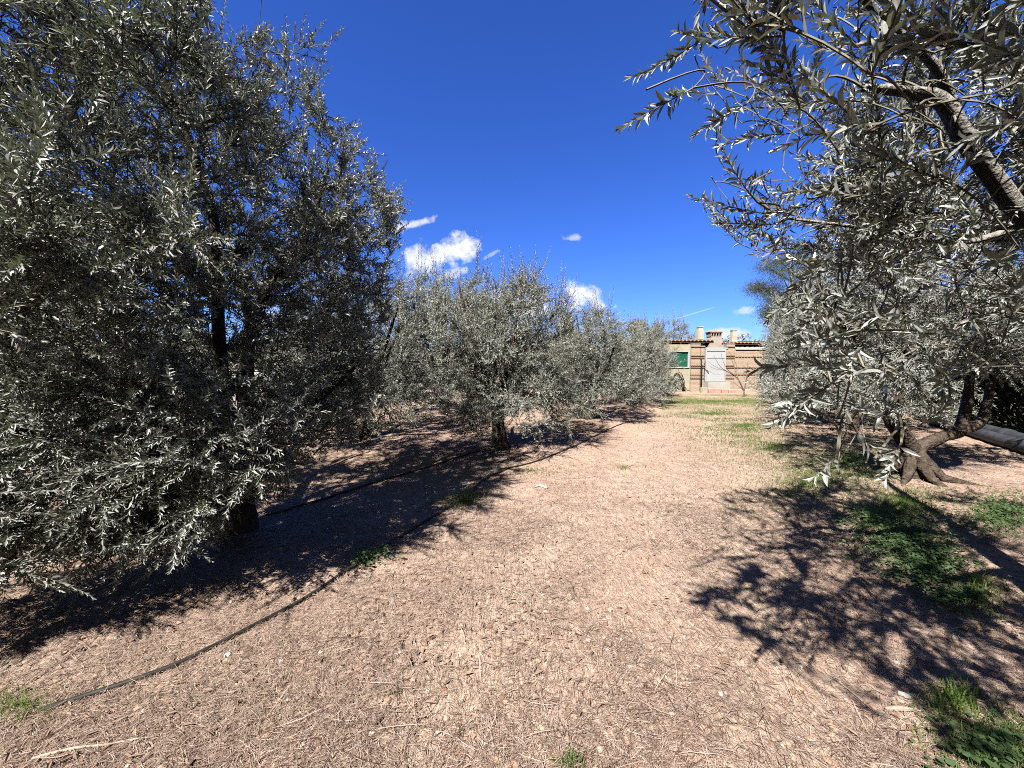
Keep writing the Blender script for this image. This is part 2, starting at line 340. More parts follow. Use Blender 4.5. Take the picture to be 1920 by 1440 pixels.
def bez(p, c, q, n=7):
    t = np.linspace(0, 1, n)[:, None]
    return (1 - t) ** 2 * p + 2 * t * (1 - t) * c + t * t * q
def olive(name, rg, blobs, trunk, limbs, n_tip, shoots_per, near, keep=None, leaf=.058, gap=.021, top_shoots=0, shoot_len=(.22, .48),
          trunk_sides=12, bark_m=None, leaf_m=None, axis=None, extra=None, parent=None, droop=.05, shell=.28, cmin=.12, tip_len=(.55, 1.0), wid=.12, clump=.5):
    """blobs: (cx,cy,cz, rx,ry,rz, weight) crown volumes, local coordinates; trunk: (points, radii); limbs: list of (points, radii)"""
    blobs = np.array(blobs, float)
    wood = MB(); wood.tube(*trunk, n=trunk_sides, lump=.10, seed=int(rg.integers(1e6)))
    nodes = [np.array(trunk[0][-1])]; nr = [trunk[1][-1]]
    for pts, rd in limbs:
        pts = np.array(pts, float); rd = np.array(rd, float)
        # resample smooth
        t = np.linspace(0, len(pts) - 1, len(pts) * 4); i = np.minimum(t.astype(int), len(pts) - 2); f = (t - i)[:, None]
        pm = pts[np.maximum(i - 1, 0)]; p0 = pts[i]; p1 = pts[i + 1]; pn = pts[np.minimum(i + 2, len(pts) - 1)]
        P = .5 * (2 * p0 + (p1 - pm) * f + (2 * pm - 5 * p0 + 4 * p1 - pn) * f ** 2 + (3 * p0 - pm - 3 * p1 + pn) * f ** 3)
        rr = np.interp(t, np.arange(len(rd)), rd)
        wood.tube(P, rr, n=max(6, trunk_sides - 2), lump=.06, seed=int(rg.integers(1e6)))
        for a, b in zip(P[2:], rr[2:]): nodes.append(a); nr.append(b)
    wt = blobs[:, 6] / blobs[:, 6].sum()
    k = rg.choice(len(blobs), n_tip * 3, p=wt)
    d = norm(rg.normal(size=(len(k), 3))); rad = rg.random(len(k)) ** shell
    tips = blobs[k, :3] + d * rad[:, None] * blobs[k, 3:6] * .85
    tips = tips[tips[:, 2] > .25]
    if keep is not None: tips = tips[keep(tips, 0)]
    tips = tips[:n_tip]
    root = np.array(trunk[0][-1]); tips = tips[np.argsort(np.linalg.norm(tips - root, axis=1))]
    fol = MB(); SP, SD, SL = [], [], []
    cen = (blobs[:, :3] * wt[:, None]).sum(0) if axis is None else np.array(axis)
    for q in tips:
        nd = np.array(nodes); dist = np.linalg.norm(nd - q, axis=1)
        pen = dist + .45 * np.maximum(0, np.linalg.norm(nd - root, axis=1) - np.linalg.norm(q - root) + .15)
        j = int(np.argmin(pen)); p = nd[j]; ln = dist[j]
        if ln < .12: continue
        r0 = min(nr[j] * .7, .004 + .011 * ln)
        out = norm(q - cen); mid = (p + q) / 2 + np.array([0, 0, .18 * ln]) + rg.normal(0, .07 * ln, 3) + out * .05
        path = bez(p, mid, q, 7)
        wood_in = wood if r0 > .008 else fol
        wood_in.tube(path, np.linspace(r0, .0028, 7), n=5 if r0 < .01 else 7, mat=0 if wood_in is wood else 1)
        for a, b in zip(path[2:], np.linspace(r0, .003, 7)[2:]): nodes.append(a); nr.append(b)
        m = int(shoots_per * rg.uniform(.6, 1.4) * np.clip(ln / .5, .6, 1.6))
        t = 1 - rg.random(m) ** 1.4 * .85
        idx = t * 6; i = np.minimum(idx.astype(int), 5); f = (idx - i)[:, None]
        pp = path[i] * (1 - f) + path[i + 1] * f
        tg = norm(path[-1] - path[-3])
        dd = norm(out * .55 + tg * .5 + np.array([0, 0, .28]) + rg.normal(0, .52, (m, 3)))
        SP.append(pp); SD.append(dd); SL.append(rg.uniform(*shoot_len, m))
    P = np.concatenate(SP); D = np.concatenate(SD); L = np.concatenate(SL)
    if top_shoots:
        top = P[:, 2] > np.percentile(P[:, 2], 72)
        ix = rg.choice(np.nonzero(top)[0], top_shoots)
        P = np.concatenate([P, P[ix]]); L = np.concatenate([L, rg.uniform(*tip_len, top_shoots)])
        D = np.concatenate([D, norm(np.array([0, 0, 1.]) + rg.normal(0, .2, (top_shoots, 3)))])
    tipz = P[:, 2] + D[:, 2] * L
    D[:, 2] += np.where(tipz < .2, .5, 0)
    # boughs bunch their shoots: thin out between the bunches
    off = rg.random(3) * 50; Q = P + off; cs_ = clump
    nz_ = (vnoise(Q[:, 0] / cs_, Q[:, 2] / cs_, 21) + vnoise(Q[:, 1] / cs_, Q[:, 2] / cs_ + 9, 22) + vnoise(Q[:, 0] / cs_, Q[:, 1] / cs_ + 5, 23)) / 3
    ok = rg.random(len(P)) < np.clip((nz_ - .36) * 7, cmin, 1)
    P, D, L = P[ok], D[ok], L[ok]
    if keep is not None:
        ok = keep(P, .5) & keep(P + D * L[:, None] * .5, .6) & keep(P + D * L[:, None], 1)
        P, D, L = P[ok], D[ok], L[ok]
    print('OLIVE', name, 'tips', len(tips), 'shoots', len(P), 'leaves~', int((L / gap).sum() * 2))
    add_shoots(fol, P, D, L, rg, near, leaf, gap, droop, wid=wid)
    if extra is not None:
        e = np.array(extra, float)      # hand placed sprigs: base xyz, tip xyz, each on its own thin twig
        nd = np.array(nodes)
        for q in e:
            dd_ = np.linalg.norm(nd - q[:3], axis=1)
            p = nd[int(np.argmin(dd_))]; u_ = (q[3:] - q[:3]) * .6
            fol.tube(bez(p, q[:3] - u_ + [0, 0, .05], q[:3], 8), np.linspace(.003, .002, 8), n=5, mat=1); nd = np.concatenate([nd, q[None, :3], q[None, 3:]])
        add_shoots(fol, e[:, :3], e[:, 3:] - e[:, :3], np.linalg.norm(e[:, 3:] - e[:, :3], axis=1), rg, near, leaf, gap, 0.02, wid=wid)
    o = parent or empty(name)
    wood.build('trunk', bark_m or bark, o, smooth=True)
    fol.build('crown', [leaf_m or olive_leaf, twig_m], o, rnd=True)
    return o

rng = np.random.default_rng(7)
def auto_limbs(rg, fork, n, rad, top, r0):
    out = []
    a0 = rg.random() * 6.28
    for k in range(n):
        a = a0 + k * 2 * PI / n + rg.normal(0, .25); d = np.array([math.cos(a), math.sin(a), 0])
        rr = rad * rg.uniform(.45, .8); h = (top - fork[2]) * rg.uniform(.55, .85)
        p = [fork - [0, 0, .05], fork + d * rr * .35 + [0, 0, h * .3], fork + d * rr * .7 + [0, 0, h * .65], fork + d * rr + [0, 0, h]]
        out.append((np.array(p), (r0 * .55, r0 * .4, r0 * .24, r0 * .10)))
    return out

# === large trees =================================================
GROUP = 'olive trees planted in rows'
# --- big olive on the left, close to the camera
B0 = np.array([-2.5, 3.4, 0.])
pl_mask = [(-9000, -9000), (500, -9000), (510, -20), (560, 25), (640, 0), (640, 90), (605, 160), (610, 215), (650, 200), (690, 225), (735, 245), (742, 330), (775, 375),
           (752, 450), (745, 560), (735, 640), (735, 720), (700, 760), (672, 830), (590, 850), (560, 930), (450, 950), (430, 1010), (330, 1060), (200, 1120), (130, 1110),
           (0, 1110), (-9000, 2500)]
gap_mask = [[(375, -900), (505, -900), (515, 20), (450, 60), (400, 40)]]
def keep_left(P, st):
    P = P + B0
    x, y = proj(P)
    ok = in_poly(x, y, pl_mask) & (np.linalg.norm(P - [0, 0, CH], axis=1) > 1.15) & (P[:, 2] > .12)
    sx_, sy_ = shadow_px(P); ok &= ~in_poly(sx_, sy_, LIT_L)
    if st:
        for g in gap_mask: ok &= ~in_poly(x, y, g)
    return ok
t0 = empty('olive_tree', B0)
tag(t0, 'largest olive tree, dense silvery crown filling the left side and hanging to the ground', 'tree', GROUP)
lim0 = [([(0, 0, .35), (-.22, -.15, .9), (-.5, -.3, 1.5), (-.75, -.55, 2.3), (-.9, -.9, 3.1)], (.095, .08, .062, .042, .02)),
        ([(0, 0, .4), (.05, .1, 1.1), (.0, .35, 1.9), (.35, .7, 2.9), (.5, .9, 3.6)], (.09, .07, .055, .035, .018)),
        ([(0, 0, .4), (.15, -.25, 1.0), (.3, -.5, 1.7), (.45, -.7, 2.5), (.4, -.9, 3.1)], (.07, .055, .042, .03, .015)),
        ([(0, 0, .4), (-.4, .3, .9), (-.9, .5, 1.6), (-1.2, .7, 2.5), (-1.3, .8, 3.3)], (.08, .06, .045, .03, .015)),
        ([(0, 0, .3), (-.2, -.5, .7), (-.3, -1.0, 1.0), (-.35, -1.4, 1.2)], (.05, .04, .025, .014)),
        ([(0, 0, .35), (.5, -.1, .8), (.9, -.2, 1.2), (1.2, -.1, 1.5)], (.05, .04, .025, .014))]
olive('olive_tree', np.random.default_rng(11),
      [(0, 0, 2.3, 1.7, 1.6, 2.0, 3.2), (.1, -1.35, 2.5, 1.15, .8, 1.3, 1.5), (.15, -.9, .95, 1.2, .8, .75, 2.3), (.35, 1.0, 2.9, 1.2, 1.1, 1.6, 1.8), (-1.6, -.5, 1.8, 1.2, 1.2, 1.7, 1.2), (1.0, .1, 1.0, .8, .9, .75, .9), (-1.5, .3, 3.4, 1.4, 1.3, 1.5, .7), (-.5, -1.45, .65, .9, .55, .5, 1.1), (.35, -.7, .6, .8, .55, .5, 1.3), (0, .3, 4.3, 1.6, 1.4, 1.0, .6),
       (-.2, -1.2, 3.6, 1.3, .8, .9, .7)],
      ([(0, 0, -.15), (.02, 0, .1), (0, .02, .3), (0, 0, .5)], (.17, .14, .12, .10)), lim0, 1700, 20, True, keep_left, leaf=.050, gap=.0165, top_shoots=150, shell=.42, cmin=.42, wid=.118, shoot_len=(.14, .42), tip_len=(.4, .8),
      parent=t0, trunk_sides=14)

# --- olive on the right whose boughs hang over the frame
B1 = np.array([3.05, 1.75, 0.])
pr_mask = [(1290, -9000), (1290, 0), (1322, 55), (1275, 130), (1225, 180), (1168, 230), (1215, 232), (1300, 205), (1335, 215), (1345, 255), (1305, 275), (1330, 330), (1300, 380), (1345, 440),
           (1400, 478), (1480, 520), (1500, 640), (1440, 640), (1470, 740), (1400, 770), (1440, 860), (1540, 860), (1580, 930), (1690, 920), (1740, 830), (1830, 790), (9000, 1500), (9000, -9000)]
holes_r = [[(1345, 262), (1430, 255), (1560, 300), (1420, 320), (1350, 330)], [(1500, 720), (1560, 760), (1600, 860), (1520, 850)], [(1635, 770), (1700, 745), (1800, 690), (2000, 690), (2000, 1000), (1660, 1000)]]
limb3 = np.array([sp3(*a) for a in [(1935, 415, 1.72), (1900, 378, 1.69), (1870, 345, 1.66), (1840, 300, 1.63), (1812, 262, 1.6), (1790, 225, 1.58), (1768, 192, 1.56)]])
limb_px = np.array([(1990, 470), (1935, 415), (1870, 345), (1812, 262), (1768, 192), (1700, 172)], float)
def near_line(x, y, pl, r):
    m = np.zeros(len(x), bool)
    for a, b in zip(pl[:-1], pl[1:]):
        d = b - a; t_ = np.clip(((x - a[0]) * d[0] + (y - a[1]) * d[1]) / (d @ d), 0, 1)
        m |= np.hypot(x - a[0] - d[0] * t_, y - a[1] - d[1] * t_) < r
    return m
def keep_right(P, st):
    P = P + B1
    x, y = proj(P)
    front = P[:, 1] * cp - (P[:, 2] - CH) * sp > .12
    dist = np.linalg.norm(P - [0, 0, CH], axis=1)
    ok = ((in_poly(x, y, pr_mask)) | ~front | (y < -80)) & (dist > .95) & (P[:, 2] > .5)
    ok &= ~(front & (y >= -80) & (x < 1290) & (st < 1))
    for g in holes_r: ok &= ~(in_poly(x, y, g) & front)
    sx_, sy_ = shadow_px(P); ok &= ~in_poly(sx_, sy_, LIT_R) & ~in_poly(sx_, sy_, LIT_R2)
    if st:
        for g in holes_r: ok &= ~(in_poly(x, y, g) & front)
        ok &= ~(near_line(x, y, limb_px, 62) & front & (P[:, 1] < 1.8))
        sd_ = np.array(sdir)
        for q in limb3:      # a gap in the canopy through which the sun reaches the limb
            v = P - q; tt = v @ sd_; ok &= ~((tt > .02) & (np.linalg.norm(v - tt[:, None] * sd_, axis=1) < .10))
        # the hanging outer boughs are thin: far fewer shoots there
        thin = hash2(np.floor(P[:, 0] * 900), np.floor(P[:, 2] * 900 + P[:, 1] * 1700), 3)
        ok &= ~(front & (y > 500) & (thin > .36)) & ~(front & (y > 700) & (thin > .22)) & ~(front & (y > 200) & (y < 500) & (x < 1600) & (thin > .72))
    return ok
def r_(px, py, Y): return sp3(px, py, Y) - B1
t1 = empty('olive_tree', B1)
tag(t1, 'near olive tree at right, its boughs hanging over the upper right corner', 'tree', GROUP)
fk = np.array([0, 0, 1.0])
lim1 = [([fk, r_(2120, 520, 1.85), r_(1935, 415, 1.72), r_(1870, 345, 1.66), r_(1812, 262, 1.6), r_(1768, 192, 1.56), r_(1700, 172, 1.5), r_(1620, 165, 1.42)],
         (.08, .06, .037, .033, .031, .028, .019, .013)),
        ([r_(1790, 210, 1.58), r_(1750, 120, 1.5), r_(1640, 20, 1.4), r_(1560, -90, 1.3)], (.020, .016, .013, .010)),
        ([r_(1935, 415, 1.72), r_(1800, 455, 1.75), r_(1640, 430, 1.8), r_(1480, 410, 1.75)], (.016, .012, .009, .005)),
        ([fk, fk + [-.2, -.5, .8], fk + [-.8, -1.0, 1.6], fk + [-1.5, -1.4, 2.0]], (.08, .06, .04, .02)),
        ([fk, fk + [.2, .4, .8], fk + [.3, .8, 1.6], fk + [.4, 1.0, 2.2]], (.08, .06, .04, .02))]
def sprig(px0, py0, Y0, px1, py1, Y1): return [*r_(px0, py0, Y0), *r_(px1, py1, Y1)]
extra1 = [sprig(1330, 60, 1.25, 1212, 168, 1.12), sprig(1300, 165, 1.2, 1172, 232, 1.1), sprig(1400, 195, 1.2, 1298, 250, 1.15), sprig(1345, 90, 1.25, 1270, 45, 1.2),
          sprig(1420, 380, 1.4, 1312, 262, 1.3), sprig(1430, 400, 1.4, 1305, 378, 1.35), sprig(1450, 420, 1.45, 1330, 425, 1.4), sprig(1480, 250, 1.3, 1350, 255, 1.25),
          sprig(1560, 720, .95, 1438, 800, .85), sprig(1500, 760, .95, 1480, 740, .85), sprig(1620, 700, .95, 1530, 690, .85), sprig(1570, 850, 1.0, 1530, 905, .95), sprig(1600, 800, 1.0, 1640, 860, .95), sprig(1530, 790, 1.0, 1475, 745, .92),
          sprig(1690, 830, 1.0, 1660, 895, .95), sprig(1660, 780, 1.0, 1600, 770, .95), sprig(1500, 680, 1.0, 1430, 690, .95), sprig(1620, 690, 1.0, 1560, 650, .95), sprig(1560, 620, 1.05, 1500, 560, 1.0), sprig(1720, 800, 1.05, 1780, 760, 1.0), sprig(1800, 560, 1.1, 1850, 620, 1.05), sprig(1850, 700, 1.1, 1800, 660, 1.05), sprig(1880, 640, 1.1, 1905, 560, 1.05), sprig(1600, 620, 1.0, 1468, 655, .95), sprig(1700, 620, 1.0, 1590, 560, .95), sprig(1580, 560, 1.1, 1470, 560, 1.05),
          sprig(1560, 480, 1.2, 1440, 590, 1.1), sprig(1760, 700, 1.0, 1720, 640, .95), sprig(1520, 600, 1.05, 1480, 640, 1.0), sprig(1650, 660, 1.05, 1680, 740, 1.0),
          sprig(1570, 540, 1.1, 1560, 660, 1.05), sprig(1790, 680, 1.1, 1740, 730, 1.0), sprig(1660, 560, 1.1, 1600, 690, 1.0)]
olive('olive_tree', np.random.default_rng(23),
      [(-1.15, -.15, 2.05, 1.4, 1.1, .95, 3.0), (-.6, .3, 1.15, .9, .8, .85, 1.0), (-1.9, -1.4, 2.3, 1.3, 1.1, .55, 2.2), (-1.75, -.45, .85, .5, .35, .75, .25), (.5, -.2, 2.2, 1.5, 1.5, 1.3, 1.0), (-1.1, .1, 2.8, 1.5, 1.2, .9, 1.7), (-1.7, -.3, 2.5, .8, .6, .5, .9)],
      ([(.1, 0, -.15), (.05, 0, .3), (0, 0, .7), (0, 0, 1.05)], (.17, .13, .12, .11)), lim1, 1200, 14, True, keep_right, leaf=.050, gap=.015, shell=.4, wid=.115,
      extra=extra1, parent=t1, bark_m=bark_pale, droop=.02, shoot_len=(.14, .34))

# --- forked olive on the right
B2 = gp(1712, 893); B2[2] = 0
t2 = empty('olive_tree', B2)
tag(t2, 'forked olive tree with a thick gnarled low trunk in front of the grey pipe', 'tree', GROUP)
rt_ = MB()
for k_, (a_, l_) in enumerate([(.3, .5), (1.5, .38), (2.6, .5), (3.7, .62), (4.6, .5), (5.5, .68)]):
    u_ = np.array([math.cos(a_), math.sin(a_), 0]); rt_.tube([u_ * .06 + [0, 0, .30], u_ * .15 + [0, 0, .15], u_ * .27 + [0, 0, .03], u_ * l_ + [.03 * k_ % .05, 0, -.04]], [.055, .065, .045, .012], 8, lump=.15, seed=k_)
rt_.build('root', bark, t2, smooth=True)
def d_(px, py, Y): return sp3(px, py, Y) - B2
fk2 = d_(1712, 845, 5.05)
lim2 = [([fk2, d_(1688, 810, 5.0), d_(1672, 780, 4.95), d_(1690, 720, 5.0), d_(1700, 640, 5.0), d_(1690, 560, 5.0)], (.11, .095, .085, .07, .05, .03)),
        ([fk2, d_(1735, 832, 5.05), d_(1770, 818, 5.1), d_(1800, 808, 5.15), d_(1812, 760, 5.2), d_(1818, 710, 5.2), d_(1830, 620, 5.2), d_(1830, 520, 5.2)], (.095, .08, .072, .07, .058, .045, .035, .025)),
        ([d_(1800, 808, 5.15), d_(1835, 795, 5.2), d_(1850, 760, 5.3), d_(1862, 700, 5.3), d_(1890, 620, 5.3)], (.06, .055, .05, .04, .02)),
        ([d_(1690, 720, 5.0), d_(1640, 680, 4.9), d_(1590, 620, 4.8), d_(1540, 560, 4.7)], (.05, .04, .03, .02))]
olive('olive_tree', np.random.default_rng(31),
      [(0, 0, 2.55, 1.55, 1.5, 1.2, 3), (-1.1, -.2, 1.7, .9, 1.1, 1.0, 1.4), (1.3, .1, 1.9, 1.1, 1.1, .8, 1.0)],
      ([(.05, 0, -.15), (.03, 0, .0), (0, 0, .1), tuple(fk2 + [0, 0, .03])], (.20, .155, .13, .115)), lim2, 760, 17, True, None, leaf=.052, top_shoots=70, shell=.45, gap=.019, shoot_len=(.16, .38), parent=t2, trunk_sides=14)

# --- mid olives: unique second tree, then three shared kinds
def mid_olive(seed, r, h, low, n_tip, per, leaf, tops, gap=.026, lean=(0, 0), near=False, tr=.12, sl=(.18, .42), skirt=.42):
    rg = np.random.default_rng(seed)
    fork = np.array([.03, 0, .62]); cz = (h + low) / 2; rz = (h - low) / 2
    lx, ly = lean
    bl = [(lx, ly, cz, r, r, rz, 3)]
    for k in range(4):
        a = k * 1.6 + rg.random(); bl.append((lx + r * .45 * math.cos(a), ly + r * .45 * math.sin(a), cz + rg.uniform(-.4, .35) * rz, r * .65, r * .65, rz * .62, 1))
    for k in range(8):
        a = k * .785 + rg.random() * .5; bl.append((lx + r * .72 * math.cos(a), ly + r * .72 * math.sin(a), low + rg.uniform(.35, .6), r * .42, r * .42, .45, skirt))
    tilt = rg.normal(0, .05, 2)
    tk = ([(tilt[0] * 3, 0, -.12), (tilt[0] * 1.5, .01, .12), (tilt[0], tilt[1], .38), tuple(fork)], (tr * 1.45, tr * 1.05, tr * .9, tr * .85))
    return olive('olive_tree', rg, bl, tk, auto_limbs(rg, fork, 5, r, h, tr), n_tip, per, near, None, leaf=leaf, gap=gap, top_shoots=tops,
                 leaf_m=olive_leaf_far, trunk_sides=10, wid=.135, shoot_len=sl, cmin=.45)
t3 = mid_olive(41, 1.35, 3.35, .35, 640, 18, .058, 110, lean=(.3, .1), tr=.13, skirt=.18)
t3.location = (-.28, 6.76, 0); tag(t3, 'upright olive tree with a dark bare trunk beside the sunlit path, left of centre', 'tree', GROUP)
kinds = [mid_olive(51, 1.5, 3.2, .2, 560, 18, .066, 80, .030), mid_olive(52, 1.5, 3.1, .25, 540, 18, .066, 60, .030), mid_olive(53, 1.6, 3.3, .15, 600, 18, .068, 100, .030)]
used = set()
def place(kind, x, y, s, rz, label, sz=None):
    src = kinds[kind]
    if kind in used:
        o = src.copy(); C.objects.link(o)
        for ch in src.children:
            c = ch.copy(); C.objects.link(c); c.parent = o
    else: o = src; used.add(kind)
    o.location = (x, y, 0); o.rotation_euler = (0, 0, rz); o.scale = (s, s, sz or s)
    tag(o, label, 'tree', GROUP); return o
place(1, 2.15, 10.3, 1.0, .3, 'rounded olive tree second along the left edge of the path, foliage brushing the ground')
place(0, 4.15, 13.7, 1.05, 2.0, 'olive tree third along the left edge of the path, before the one nearest the cottage', 1.0)
place(2, 5.95, 17.0, .84, 4.0, 'olive tree at the end of the left row, covering the green shutter of the cottage')
place(2, -2.0, 11.2, 1.15, 1.2, 'dark shaded olive tree behind the upright one, left of centre', 1.3)
place(1, -2.95, 7.6, 1.1, 2.5, 'olive tree half hidden behind the right side of the largest olive')
place(0, .5, 15.2, .9, 5.0, 'olive tree far back seen between the upright tree and the rounded one', 1.05)
place(2, 2.6, 18.4, .95, .7, 'olive tree farthest back before the low pale wall, behind the rounded one')
place(1, -6.4, 12.3, .95, 3.3, 'olive tree deep in the grove on the left, behind the largest crown')
place(0, -4.9, 17.2, .9, 1.9, 'small olive tree near the low pale wall on the left')
place(2, -6.6, 4.6, 1.1, 5.5, 'olive tree at the left edge of the photo, dark behind the largest crown')
place(0, -9.0, 9.5, 1.0, .4, 'olive tree far left in the grove behind the one at the left edge')
place(2, 7.75, 8.7, 1.15, 2.2, 'bushy olive tree right of the path just behind the forked tree')
place(0, 10.15, 12.2, 1.25, 3.9, 'tall olive tree third along the right row, its crown under the pine')
place(1, 12.2, 15.6, 1.25, 1.0, 'olive tree fourth along the right row behind the bare sapling')
place(2, 14.2, 18.6, 1.15, 2.9, 'olive tree at the far end of the right row beside the brick wall')
place(1, 10.6, 26.0, 1.3, 4.4, 'olive tree growing behind the cottage roof', 1.5)
place(0, 8.5, 26.5, 1.3, .9, 'olive tree behind the low pale wall at the left end of the cottage', 1.5)

# ---------------------------------------------------------------- ground
def gaxis(parts):
    return np.unique(np.round(np.concatenate([np.arange(a, b, s) for a, b, s in parts]), 4))
gx = gaxis([(-700, -60, 80), (-60, -14, 4), (-14, -5, .3), (-5, 5.5, .035), (5.5, 14, .15), (14, 60, 4), (60, 760, 80)])
gy = gaxis([(-60, -4, 7), (-4, .6, .2), (.6, 6, .03), (6, 12, .08), (12, 24, .3), (24, 60, 4), (60, 760, 70)])
X, Y = np.meshgrid(gx, gy); Z = gz(X, Y)
g = MB(); nx, ny = len(gx), len(gy)
i, j = np.meshgrid(np.arange(nx - 1), np.arange(ny - 1)); b = (j * nx + i).ravel()
g.add(np.stack([X.ravel(), Y.ravel(), Z.ravel()], 1), np.stack([b, b + 1, b + nx + 1, b + nx], 1))
soil = bpy.data.materials.new('dry_soil'); soil.use_nodes = True; t = soil.node_tree; bs = t.nodes['Principled BSDF']
bs.inputs['Roughness'].default_value = .95; bs.inputs['Specular IOR Level'].default_value = .1
geo = N(t, 'ShaderNodeNewGeometry')
def noise(scale, detail=6, rough=.6, dist=0., stretch=None):
    n = N(t, 'ShaderNodeTexNoise'); n.inputs['Scale'].default_value = scale; n.inputs['Detail'].default_value = detail
    n.inputs['Roughness'].default_value = rough; n.inputs['Distortion'].default_value = dist
    if stretch:
        mp = N(t, 'ShaderNodeMapping'); mp.inputs['Rotation'].default_value = (0, 0, stretch[2]); mp.inputs['Scale'].default_value = (stretch[0], stretch[1], 1)
        t.links.new(geo.outputs['Position'], mp.inputs[0]); t.links.new(mp.outputs[0], n.inputs['Vector'])
    else: t.links.new(geo.outputs['Position'], n.inputs['Vector'])
    return n.outputs['Fac']
def ramp(f, stops):
    r = N(t, 'ShaderNodeValToRGB'); e = r.color_ramp.elements
    e[0].position, e[0].color = stops[0][0], (*stops[0][1], 1); e[1].position, e[1].color = stops[-1][0], (*stops[-1][1], 1)
    for p, c in stops[1:-1]: x = e.new(p); x.color = (*c, 1)
    t.links.new(f, r.inputs[0]); return r.outputs[0]
def mixc(f, a, b_, mode='MIX'):
    n = N(t, 'ShaderNodeMix', data_type='RGBA', blend_type=mode)
    for k, v in ((0, f), (6, a), (7, b_)):
        if isinstance(v, (int, float)): n.inputs[k].default_value = v
        elif isinstance(v, tuple): n.inputs[k].default_value = (*v, 1)
        else: t.links.new(v, n.inputs[k])
    return n.outputs[2]
base = ramp(noise(.9, 5), [(.35, (.43, .285, .22)), (.5, (.55, .39, .31)), (.65, (.65, .485, .405))])
fine = ramp(noise(38, 8, .7), [(.3, (.22, .13, .095)), (.5, (.54, .39, .30)), (.7, (.74, .61, .50))])
col = mixc(.6, base, fine)
gs = N(t, 'ShaderNodeSeparateXYZ'); t.links.new(geo.outputs['Position'], gs.inputs[0])
pr_ = M('ADD', M('SUBTRACT', M('MULTIPLY', gs.outputs['X'], .909, t=t), M('MULTIPLY', gs.outputs['Y'], .416, t=t), t=t), .17, t=t)
pr_ = M('ADD', pr_, M('MULTIPLY', M('SINE', M('MULTIPLY', gs.outputs['Y'], .9, t=t), t=t), .12, t=t), t=t)
rt = M('SUBTRACT', 1.0, M('DIVIDE', M('ABSOLUTE', M('SUBTRACT', M('ABSOLUTE', pr_, t=t), .72, t=t), t=t), .34, t=t), t=t, clamp=True)
col = mixc(M('MULTIPLY', rt, .55, t=t), col, (.62, .475, .37))
s1 = ramp(noise(90, 4, .6, 1.0, (1, .12, .4)), [(.52, (0, 0, 0)), (.62, (1, 1, 1))]); s2 = ramp(noise(90, 4, .6, 1.0, (1, .12, 2.3)), [(.52, (0, 0, 0)), (.62, (1, 1, 1))])
col = mixc(M('MULTIPLY', s1, .45, t=t), col, (.30, .15, .10)); col = mixc(M('MULTIPLY', s2, .45, t=t), col, (.74, .60, .45))
# thin green growth towards the cottage
gy_ = M('MULTIPLY', M('SUBTRACT', gs.outputs['Y'], 10.0, t=t), .25, t=t, clamp=True)
edge = M('MULTIPLY', gy_, M('MULTIPLY', M('SUBTRACT', 18.6, gs.outputs['Y'], t=t), 2.0, t=t, clamp=True), t=t)
side_ = M('MULTIPLY', M('SUBTRACT', gs.outputs['X'], M('MULTIPLY', gs.outputs['Y'], .36, t=t), t=t), 1.5, t=t, clamp=True)
gm = M('MULTIPLY', M('MULTIPLY', edge, side_, t=t), ramp(noise(1.1, 5), [(.4, (0, 0, 0)), (.55, (1, 1, 1))]), t=t)
col = mixc(M('MULTIPLY', gm, .6, t=t), col, (.20, .24, .07))
t.links.new(col, bs.inputs['Base Color'])
hsum = M('ADD', M('MULTIPLY', noise(55, 8, .7), .6, t=t), M('ADD', M('MULTIPLY', s1, .25, t=t), M('MULTIPLY', s2, .25, t=t), t=t), t=t)
bp = N(t, 'ShaderNodeBump'); bp.inputs['Strength'].default_value = .9; bp.inputs['Distance'].default_value = .012
t.links.new(hsum, bp.inputs['Height']); t.links.new(bp.outputs[0], bs.inputs['Normal'])
gr = g.build('ground', soil, smooth=True); tag(gr, kind='structure')

# dry needles and straw
def frustum_scatter(rg, n, dmin, dmax, power=1.0, spread=1.42):
    u = rg.random(n); d = (dmin ** (1 - power) + u * (dmax ** (1 - power) - dmin ** (1 - power))) ** (1 / (1 - power)) if power != 1 else dmin * (dmax / dmin) ** u
    x = rg.uniform(-spread, spread, n) * d
    return x, d
rg = np.random.default_rng(3)
nb = MB()
def litter(n, dmin, dmax, ln, wd, lift=.012, dens=None, seg=3, power=1.):
    x, y = frustum_scatter(rg, n, dmin, dmax, power)
    if dens is not None:
        k = rg.random(len(x)) < dens(x, y); x, y = x[k], y[k]
    n = len(x); a = rg.uniform(0, PI * 2, n) + .0; L = rg.uniform(*ln, n); W = rg.uniform(*wd, n); cv = rg.normal(0, .22, n)
    rn = rg.random(n); z0 = rg.random(n) * lift; tiltz = rg.normal(0, .10, n)
    P = []
    for s in np.linspace(-.5, .5, seg + 1):
        aa = a + cv * s * 2
        px = x + np.cos(a) * L * s - np.sin(a) * cv * L * (s * s - .1); py = y + np.sin(a) * L * s + np.cos(a) * cv * L * (s * s - .1)
        zz = gz(px, py) + .003 + z0 + np.maximum(0, tiltz * L * s)
        ww = W * (1 - .5 * abs(s) * 2)
        P.append(np.stack([px - np.sin(aa) * ww, py + np.cos(aa) * ww, zz], 1)); P.append(np.stack([px + np.sin(aa) * ww, py - np.cos(aa) * ww, zz + ww * .5], 1))
    Vv = np.stack(P, 1); k = Vv.shape[1]
    q = np.array([(2 * s, 2 * s + 1, 2 * s + 3, 2 * s + 2) for s in range(seg)])
    nb.add(Vv.reshape(-1, 3), (q[None] + (np.arange(n) * k)[:, None, None]).reshape(-1, 4), 0, np.repeat(rn, k))
